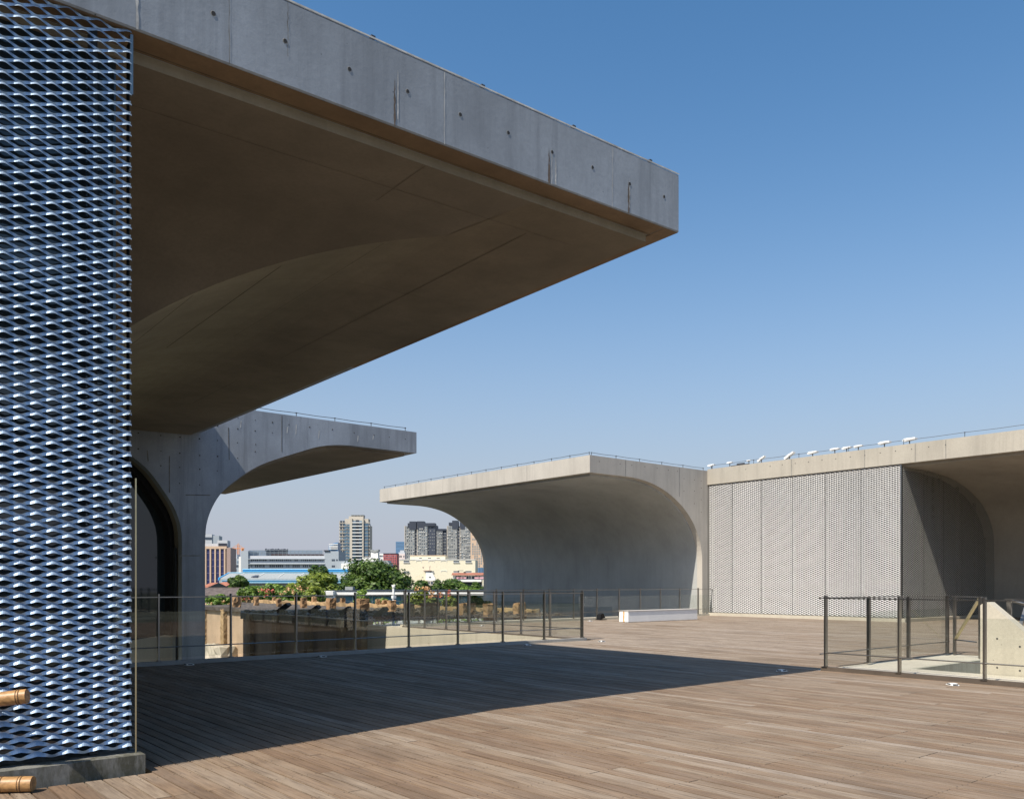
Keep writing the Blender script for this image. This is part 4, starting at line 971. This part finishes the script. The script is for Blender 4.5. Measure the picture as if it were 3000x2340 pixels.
# shed
t, W, d = bld('industrial_shed', 'long low industrial shed with bright blue roof edges and pale translucent roof', 640, 1010, 245, 0); px = d/FPX
def X(u): return (u-640)*px
m = MB(); m.prism([(0,Z(1699,d)),(0,Z(1694,d)),(9,Z(1676,d)),(12,Z(1676,d)),(12,Z(1705,d))], 'a', 0.35, W); lp('roof', t, m, m_sheet)
m = MB(); m.prism([(-.25,Z(1699,d)),(-.25,Z(1692,d)),(9,Z(1674.5,d)),(12,Z(1674.5,d)),(12,Z(1699,d))], 'a', 0, .35); lp('gable_trim', t, m, m_blue)
lp('clerestory', t, B(X(681),9.3,Z(1676,d),W,16,Z(1666,d)), m_blue); lp('clerestory_top', t, B(X(681),9.1,Z(1666.3,d),W,16,Z(1664,d)), m_lblue); lp('gutter', t, B(X(681),9.1,Z(1674,d),W,9.3,Z(1672.5,d)), m_navy)
lp('roof_edge', t, B(0,8.0,Z(1677,d),W,9.0,Z(1674.6,d)), m_lblue)
m = MB()
for k_ in range(6): x = X(690+60*k_); m.prism([(1.5,Z(1690.5,d)),(8.3,Z(1676.6,d)),(8.3,Z(1675.8,d)),(1.5,Z(1689.9,d))], 'a', x, x+.12)
lp('roof_rib', t, m, m_wht)
lp('eave', t, B(X(655),-1.5,Z(1707,d),W,-.3,Z(1700,d)), m_lblue); lp('eave_trim', t, B(X(655),-1.7,Z(1701,d),W,-1.5,Z(1699.4,d)), m_blue); lp('wall', t, B(0.3,-.3,0,W,12,Z(1699,d)), m_sheet)
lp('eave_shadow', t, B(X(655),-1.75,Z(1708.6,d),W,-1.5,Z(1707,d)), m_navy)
m = MB(); m.prism([(3,Z(1689,d)+.3),(1,Z(1698,d)+.3),(1.4,Z(1698,d)+.9)], 'a', X(731), X(736)); m.prism([(1,Z(1696,d)),(1,Z(1698,d)+1),(3,Z(1694,d)+1)], 'a', X(738), X(750)); lp('torn_sheet', t, m, m_dark)
# beige tower
t, W, d = bld('apartment_tower', 'tall beige apartment tower with glass bays and white balconies', 992, 1082, 780, 0); px = d/FPX
def X(u): return (u-992)*px
H = Z(1522,d); lp('wall', t, B(X(993),2,0,X(1010),16,H-1), m_beige); lp('glass_bay', t, B(X(1009),.5,0,X(1025),16,H-4), m_teal); lp('pier', t, B(X(1025),-1,0,X(1032),14,H+1), m_beige)
lp('glass_bay', t, B(X(1032),.2,0,X(1062),14,H-1), m_teal); lp('pier', t, B(X(1061.5),-1,0,X(1065.5),14,H+1), m_beige); lp('glass_bay', t, B(X(1065.5),.5,0,X(1078),16,H-3), m_teal); lp('wall', t, B(X(1078),2,0,X(1082),16,H-5), m_beige)
for k_ in range(19):
    z = H-3.05*(k_+1); 
    if z < 6: break
    lp('balcony', t, B(X(1032.5),-1.6,z,X(1061),.2,z+.7), m_wht)
m = MB()
for k_ in range(19):
    z = H-3.05*(k_+1); m.box((X(992.5),1.5,z),(X(1009),2,z+.45)); m.box((X(1009),.2,z),(X(1025),.5,z+.3)); m.box((X(1065.5),.2,z),(X(1078),.5,z+.3)); m.box((X(1014),0,z+1),(X(1018),.5,z+1.3)); m.box((X(1078.5),1.2,z),(X(1082.5),2,z+.8))
lp('floor_bands', t, m, m_beige); m = MB()
for k_ in range(19):
    z = H-3.05*(k_+1); m.box((X(995),1.8,z+.6),(X(1001),1.99,z+2.3),rc.random()); m.box((X(1003),1.8,z+.6),(X(1008),1.99,z+2.3),rc.random()); m.box((X(1042),.05,z+.9),(X(1052),.19,z+2.8),.1)
lp('windows', t, m, m_win, 'stuff')
lp('crown', t, B(X(1009),2,H-4,X(1078),12,H+1), m_beige); lp('crown', t, B(X(1020),3,H+1,X(1063),11,H+3.4), m_beige)
m = MB()
for k_ in range(9): x = X(1027+4.5*k_); m.box((x,3,H+3.2),(x+.5,9,Z(1508,d)))
m.box((X(1026),3,Z(1508,d)),(X(1064),9,Z(1507,d))); m.box((X(1032),5,H+3.2),(X(1050),8,Z(1510,d))); lp('crown_frame', t, m, m_facade)
# pale podium in front
t, W, d = bld('apartment_block', 'pale grey low blocks at the foot of the tall beige tower', 985, 1070, 420, 0)
lp('wall', t, B(0,0,0,W*.62,10,Z(1643,d)), m_grey); lp('wall', t, B(W*.2,-2,0,W*.95,10,Z(1650,d)), m_wht)
# white buildings right of it
t, W, d = bld('apartment_block', 'white building with a curved pagoda like roof right of the beige tower', 1062, 1108, 600, 0); px = d/FPX
lp('wall', t, B(0,0,0,W,10,Z(1632,d)), m_wht); lp('tower_wall', t, B(W*.5,2,0,W*.95,9,Z(1616,d)), m_wht); m = MB()
for i in range(6): m.box((W*(.48+.085*i),1.5,Z(1613-3*abs(i-2.5)/2.5,d)-1),(W*(.48+.085*(i+1)),9,Z(1611.5-3*abs(i-2.5)/2.5,d)))
lp('roof', t, m, m_sheet); lp('window', t, B(W*.28,-.1,Z(1636,d),W*.42,0,Z(1634,d)), m_win); lp('window', t, B(W*.55,-.1,Z(1636,d),W*.68,0,Z(1634,d)), m_win)
t, W, d = bld('apartment_block', 'pale multi storey block between the white pagoda roof and the red building', 1108, 1125, 640, 0)
lp('wall', t, B(0,0,0,W,10,Z(1621,d)), m_wht); lp('windows', t, wgrid(lin(.2,W-.2,4), lin(2,Z(1623,d),11), .7,1.2,-.02,.1,.15,rc), m_win, 'stuff')
t, W, d = bld('warehouse', 'pale grey low warehouse roof behind the largest tree', 1085, 1140, 300, 0)
lp('wall', t, B(0,0,0,W,10,Z(1650,d)), m_lgrey); m = MB(); m.prism([(0,Z(1650,d)),(W*.15,Z(1641,d)),(W*.9,Z(1641,d)),(W,Z(1650,d))], 'b', 0.1, 9); lp('roof', t, m, m_sheet)
t, W, d = bld('brick_building', 'red building with rows of small square windows', 1123, 1162, 560, 0)
lp('wall', t, B(0,0,0,W,12,Z(1622,d)), m_red); lp('parapet', t, B(-.1,-.3,Z(1622,d),W*.45,12,Z(1620,d)), m_dark); lp('parapet', t, B(W*.5,-.3,Z(1622,d),W+.1,12,Z(1620,d)), m_dark)
lp('windows', t, wgrid(lin(.3,W-.3,6), [Z(1628+6.6*k_,d) for k_ in range(7)], .62,.8,-.02,.12,0,rc), m_win, 'stuff')
t, W, d = bld('apartment_block', 'pinkish white block with a tiered roof behind the red building', 1161, 1186, 640, 0)
lp('wall', t, B(0,0,0,W,10,Z(1622,d)), plain('pink_white', (.66,.55,.52), .8)); lp('roof', t, B(W*.25,1,Z(1622,d),W,8,Z(1617,d)), m_lgrey); lp('roof', t, B(W*.4,2,Z(1617,d),W*.9,7,Z(1611,d)), m_lgrey)
lp('windows', t, wgrid(lin(.3,W-.3,6), lin(10,Z(1624,d),8), .6,1.2,-.02,.12,.1,rc), m_win, 'stuff')
t, W, d = bld('glass_tower', 'distant blue glass tower left of the dark topped flats', 1159.5, 1184, 1300, 0)
lp('wall', t, B(0,0,0,W,20,Z(1586,d)), m_bluet); m = MB()
for k_ in range(14): m.box((0,-.3,Z(1590+4*k_,d)),(W,-.05,Z(1590+4*k_,d)+.35))
lp('floor_line', t, m, plain('far_blue_band', (.16,.27,.42), .5))
# dark topped flats
def flats(label, cols, crowns, side, vt, dd, u0, u1, gap=0):
    t, W, d = bld('apartment_tower', label, u0, u1, dd, 0, group='dark topped apartment towers'); px = d/FPX
    X = lambda u: (u-u0)*px
    for (x0, x1, v_) in cols:
        H = Z(v_, d); o = lp('facade', t, B(X(x0),0,0,X(x1),14,H), m_facade); o2 = MB(); o3 = MB(); o4 = MB()
        nf = int(H/3.1); ncol = max(2, int((x1-x0)/5.2))
        for k_ in range(nf):
            z = H-3.1*(k_+1)
            if z < 8: break
            for j in range(ncol):
                xc = X(x0 + (x1-x0)*(j+.5)/ncol)
                if rc.random() < .8: o2.box((xc-.42,-.14,z+.9),(xc+.42,-.01,z+2.1), rc.random())
                if rc.random() < .3: o3.box((xc-.75,-.45,z+.2),(xc+.75,-.01,z+.75))
        o4.box((X(x0),-.3,0),(X(x0)+.7,-.005,H+.3))
        lp('windows', o, o2, m_win, 'stuff'); lp('balconies', o, o3, m_wht, 'stuff'); lp('pilaster', o, o4, m_beige)
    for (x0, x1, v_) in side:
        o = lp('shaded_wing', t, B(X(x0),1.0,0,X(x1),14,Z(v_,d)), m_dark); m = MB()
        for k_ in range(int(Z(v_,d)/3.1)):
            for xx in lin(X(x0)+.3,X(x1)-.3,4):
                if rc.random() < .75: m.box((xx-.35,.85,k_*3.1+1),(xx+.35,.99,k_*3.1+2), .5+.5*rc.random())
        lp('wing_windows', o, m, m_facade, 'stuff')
    for (x0, x1, va, vb_) in crowns:
        o = lp('roof_crown', t, B(X(x0),-.3,Z(vb_,d),X(x1),13,Z(va,d)), m_dark); m = MB()
        for xx in lin(X(x0),X(x1),max(2,int((x1-x0)/3))): m.box((xx-.1,-.42,Z(vb_,d)),(xx+.1,-.3,Z(va,d)))
        lp('crown_fins', o, m, m_navy)
    return t
CX = lambda x: 1000+x/4.964
CY = lambda y: 1480+y/4.964
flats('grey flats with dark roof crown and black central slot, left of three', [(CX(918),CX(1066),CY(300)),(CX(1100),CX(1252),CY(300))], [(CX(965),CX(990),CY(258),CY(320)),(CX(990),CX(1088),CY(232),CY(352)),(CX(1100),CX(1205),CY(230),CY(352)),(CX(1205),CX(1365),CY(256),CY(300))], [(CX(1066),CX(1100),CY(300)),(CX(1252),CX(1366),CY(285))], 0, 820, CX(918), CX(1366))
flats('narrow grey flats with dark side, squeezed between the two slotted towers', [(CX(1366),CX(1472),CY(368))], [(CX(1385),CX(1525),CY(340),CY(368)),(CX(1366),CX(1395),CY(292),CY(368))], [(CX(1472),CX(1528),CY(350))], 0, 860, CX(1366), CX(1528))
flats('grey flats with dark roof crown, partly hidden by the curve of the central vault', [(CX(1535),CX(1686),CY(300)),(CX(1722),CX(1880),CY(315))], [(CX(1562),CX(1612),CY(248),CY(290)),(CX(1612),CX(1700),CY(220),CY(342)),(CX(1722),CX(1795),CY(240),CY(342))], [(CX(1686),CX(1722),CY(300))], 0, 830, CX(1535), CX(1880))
t, W, d = bld('apartment_tower', 'tan tower with small dark windows just left of the vault edge', CX(1880), CX(2160), 800, 0)
lp('wall', t, B(0,0,0,W,14,Z(1532,d)), m_tan); lp('windows', t, wgrid(lin(1,W-1,8), lin(14,Z(1540,d),22), 1.3,1.6,-.02,.15,.25,rc), m_facade, 'stuff')
t, W, d = bld('glass_building', 'low blue glass block at the right end of the cream factory', CX(1945), CX(2160), 400, 0)
lp('wall', t, B(0,0,0,W,10,Z(CY(905),d)), m_bluet); m = MB()
for x in lin(0,W,9): m.box((x-.05,-.15,6),(x+.05,-.01,Z(CY(905),d)))
lp('window_bar', t, m, m_dark)
# cream factory
t, W, d = bld('factory_building', 'cream factory with slot windows and an outside stair', CX(845), CX(1948), 255, 0); px = d/FPX
X = lambda x: (CX(x)-CX(845))*px
zz = lambda y: Z(CY(y), d)
lp('wall', t, B(0,0,0,W,20,zz(787)), m_cream); lp('coping', t, B(-.1,-.12,zz(793),W+.1,0,zz(785)), m_wht); lp('upper_wall', t, B(X(988),2,zz(787),X(1504),14,zz(728)), m_cream); lp('coping', t, B(X(986),1.9,zz(728),X(1506),14,zz(722)), m_tan)
for x0, x1, y0, y1, yy in ((905,990,805,826,0),(1630,1715,805,826,0),(1805,1893,805,826,0),(910,990,955,972,0),(1630,1715,953,972,0),(1805,1893,953,972,0),(1270,1348,955,972,0),(1118,1165,760,774,2),(1247,1297,760,774,2),(1375,1424,760,774,2)):
    o = lp('window', t, B(X(x0),yy-.03,zz(y1),X(x1),yy+.2,zz(y0)), m_win); lp('sill', o, B(X(x0)-.1,yy-.25,zz(y1)-.15,X(x1)+.1,yy-.001,zz(y1)), m_wht)
for x0, x1, y0, y1 in ((1088,1165,805,826),(1270,1348,805,826),(1450,1530,805,826),(1450,1530,953,972),(1452,1530,1103,1112)):
    m = MB(); m.box((X(x0),-.1,zz(y0)),(X(x1),0,zz(y0)+.12)); m.box((X(x1),-.1,zz(y1)),(X(x1)+.1,0,zz(y0)+.12)); m.box((X(x0)-.1,-.1,zz(y1)),(X(x0),0,zz(y0)+.12)); lp('blind_frame', t, m, m_wht)
m = MB(); m.box((X(1205),-2.2,zz(955)),(X(1310),0,zz(945))); lp('stair_canopy', t, m, m_tan2)
m = MB(); m.prism([(X(1040),zz(1025)),(X(1205),zz(955)),(X(1205),zz(990)),(X(1090),zz(1040))], 'b', -2.2, -2.0); m.prism([(X(1130),zz(1060)),(X(1240),zz(1005)),(X(1240),zz(1020)),(X(1150),zz(1068))], 'b', -3.2, -3.0); lp('stair_parapet', t, m, m_cream)
m = MB(); m.prism([(X(1235),zz(1090)),(X(1235),zz(960)),(X(1330),zz(975)),(X(1390),zz(1090))], 'b', -1.9, -.1); lp('stair_block', t, m, m_wht)
m = MB(); m.prism([(X(1180),zz(1055)),(X(1195),zz(1035)),(X(1210),zz(1055))], 'b', -2.3, -2.21); m.box((X(1285),-2,zz(1050)),(X(1310),-1.91,zz(1035))); lp('opening', t, m, m_win)
lp('porch', t, B(X(1255),-3.5,zz(1160),X(1390),-.2,zz(1092)), m_beige); lp('porch_window', t, B(X(1282),-3.6,zz(1135),X(1300),-3.51,zz(1108)), m_win); lp('porch_window', t, B(X(1318),-3.6,zz(1140),X(1345),-3.51,zz(1108)), m_win)
m = MB(); m.tube([(X(1290),-1,zz(945)),(X(1290),-1,zz(885))], .08, 5); m.box((X(1285),-1.1,zz(893)),(X(1308),-.9,zz(885))); m.box((X(1187),-1.3,zz(915)),(X(1205),-.9,zz(893))); lp('vent', t, m, m_tan2)
# red roofed house
t, W, d = bld('house', 'white house with a red tiled roof and laundry on its balcony', CX(1605), CX(2085), 180, 0); px = d/FPX
X = lambda x: (CX(x)-CX(1605))*px
zz = lambda y: Z(CY(y), d)
m = MB(); m.prism([(-1.0,zz(1015)),(-1.0,zz(1010)),(2.5,zz(975)),(2.5,zz(1010))], 'a', 0, X(2075)); lp('roof', t, m, m_tile)
lp('wall', t, B(X(1622),0,0,X(2070),6,zz(1016)), m_wht); lp('balcony', t, B(X(1622),-1.0,zz(1110),X(2040),-.02,zz(1078)), m_wht); lp('lower_opening', t, B(X(1640),-.04,zz(1175),X(2040),-.01,zz(1112)), m_navy)
for x0, x1 in ((1660,1740),(1795,1812),(1822,1850),(1862,1880),(1900,1980),(1995,2020)): lp('window', t, B(X(x0),-.05,zz(1070),X(x1),-.012,zz(1028)), m_win)
m = MB()
for x0 in (1680,1700,1722,1742,1756,1940,2010): m.box((X(x0),-1.1,zz(1068)),(X(x0)+.9,-1.05,zz(1042)))
lp('laundry', t, m, plain('pink_laundry', (.65,.36,.40), .8))
m = MB(); m.box((X(1690),1.5,zz(975)),(X(1700),1.7,zz(945))); m.box((X(1700),1.5,zz(950)),(X(1770),1.6,zz(943))); m.box((X(1775),1,zz(978)),(X(1805),1.5,zz(962))); lp('aerial', t, m, m_dkg if False else M_dkgrey)
lp('side_pillar', t, B(X(2055),-1,0,X(2085),.0,zz(1080)), m_cream)
# white low building
t, W, d = bld('low_building', 'long white low building with a flat fascia and blue windows beyond the ruin', 976, 1440, 60, -3); px = d/FPX
H = Z(1730.5, d); hF = H - 11*px
lp('fascia', t, B(0,-.5,hF,W,6,H), m_wht); lp('roof_edge', t, B(-.05,-.55,H,W,6,H+.06), m_dkg if False else M_dkgrey); lp('wall', t, B(.1,0,0,W,6,hF), m_lgrey)
m = MB()
for x in lin(.7,W-.7,7):
    o = lp('window', t, B(x-.62,-.06,hF-1.0,x+.62,-.005,hF-.12), plain('window_sky_glass',(.12,.28,.38),.2,spec=.8) if x == lin(.7,W-.7,7)[0] else bpy.data.materials['window_sky_glass'])
    m2 = MB(); m2.box((x-.02,-.1,hF-1.0),(x+.02,-.065,hF-.15)); m2.box((x-.62,-.1,hF-.45),(x+.62,-.065,hF-.42)); lp('frame', o, m2, m_wht)
lp('roof_vent', t, B(.6,1,H+.06,1.15,1.6,H+.3), m_sheet); lp('column', t, B(W*.56,-.45,0,W*.56+.3,-.15,hF), m_wht)
t, W, d = bld('low_building', 'white sunlit canopy wing at the left end of the long low building', 914, 976, 57, 8)
m = MB(); m.prism([(0,Z(1742,d)),(0,Z(1732,d)),(W,Z(1731,d)),(W,Z(1743,d))], 'b', 0, 4); lp('fascia', t, m, m_wht); lp('wall', t, B(W*.35,.2,0,W,4,Z(1743,d)), m_wht)
# tiled roofs at the left
t, W, d = bld('house', 'house with a grey brown tiled roof, nearest at the left behind the shrubs', 560, 716, 72, 4)
m = MB(); m.prism([(0,Z(1744,d)),(0,Z(1743.5,d)),(2.6,Z(1722,d)),(5.2,Z(1744,d))], 'a', 0, W); lp('roof', t, m, m_gtile)
m = MB()
for k_ in range(46): x = W*(k_+.5)/46; m.prism([(.0,Z(1743,d)),(2.6,Z(1721.5,d)),(2.6,Z(1722.5,d)),(.0,Z(1744,d))], 'a', x-.02, x+.02)
lp('tile_ridges', t, m, m_gtile, 'stuff'); lp('ridge', t, B(0,2.5,Z(1722.2,d),W,2.7,Z(1720.4,d)), m_gtile); lp('wall', t, B(.1,.3,0,W-.1,5,Z(1744,d)), m_tan2)
for lab, u0, u1, v0, v1, dd in (('small house with an orange tiled roof and dark gable, beside the round tree', 617, 656, 1704, 1719, 100),('partly hidden orange tiled roof right beside the curved leg', 580, 603, 1706, 1722, 96)):
    t, W, d = bld('house', lab, u0, u1, dd, -12); m = MB(); m.prism([(0,Z(v1,d)),(2.6,Z(v0,d)),(5.2,Z(v1,d))], 'a', 0, W); lp('roof', t, m, m_tile)
    lp('wall', t, B(.1,.3,0,W-.1,5,Z(v1+.5,d)), m_tan2); m = MB(); m.prism([(.1,Z(v1,d)),(2.6,Z(v0+1,d)),(5.1,Z(v1,d)),(5.1,0),(.1,0)], 'a', W+.002, W+.05); lp('gable', t, m, M_dkgrey)
# camera pole
p = at(1153, 53, -8); t = thing('camera_pole', 'white security camera on a pole in front of the white low building', 'camera pole', p)
zt_ = zat(1722,53); m = MB(); m.tube([(p.x,p.y,-8),(p.x,p.y,zt_)], .07, 10); part('pole', m, M_white, t, smooth=40)
m = MB(); m.tube([(p.x,p.y,zt_), (p.x,p.y,zt_+.08), (p.x,p.y,zt_+.12)], [.08,.11,.07], 10); m.bar(Vector((p.x,p.y,zt_+.16))-RT*.12, Vector((p.x,p.y,zt_+.19))+RT*.1, .08,.075); part('camera_head', m, M_white, t)
m = MB(); m.box((p.x-.1,p.y-.12,zat(1752,53)),(p.x+.12,p.y+.1,zat(1744,53))); part('junction_box', m, M_white, t)
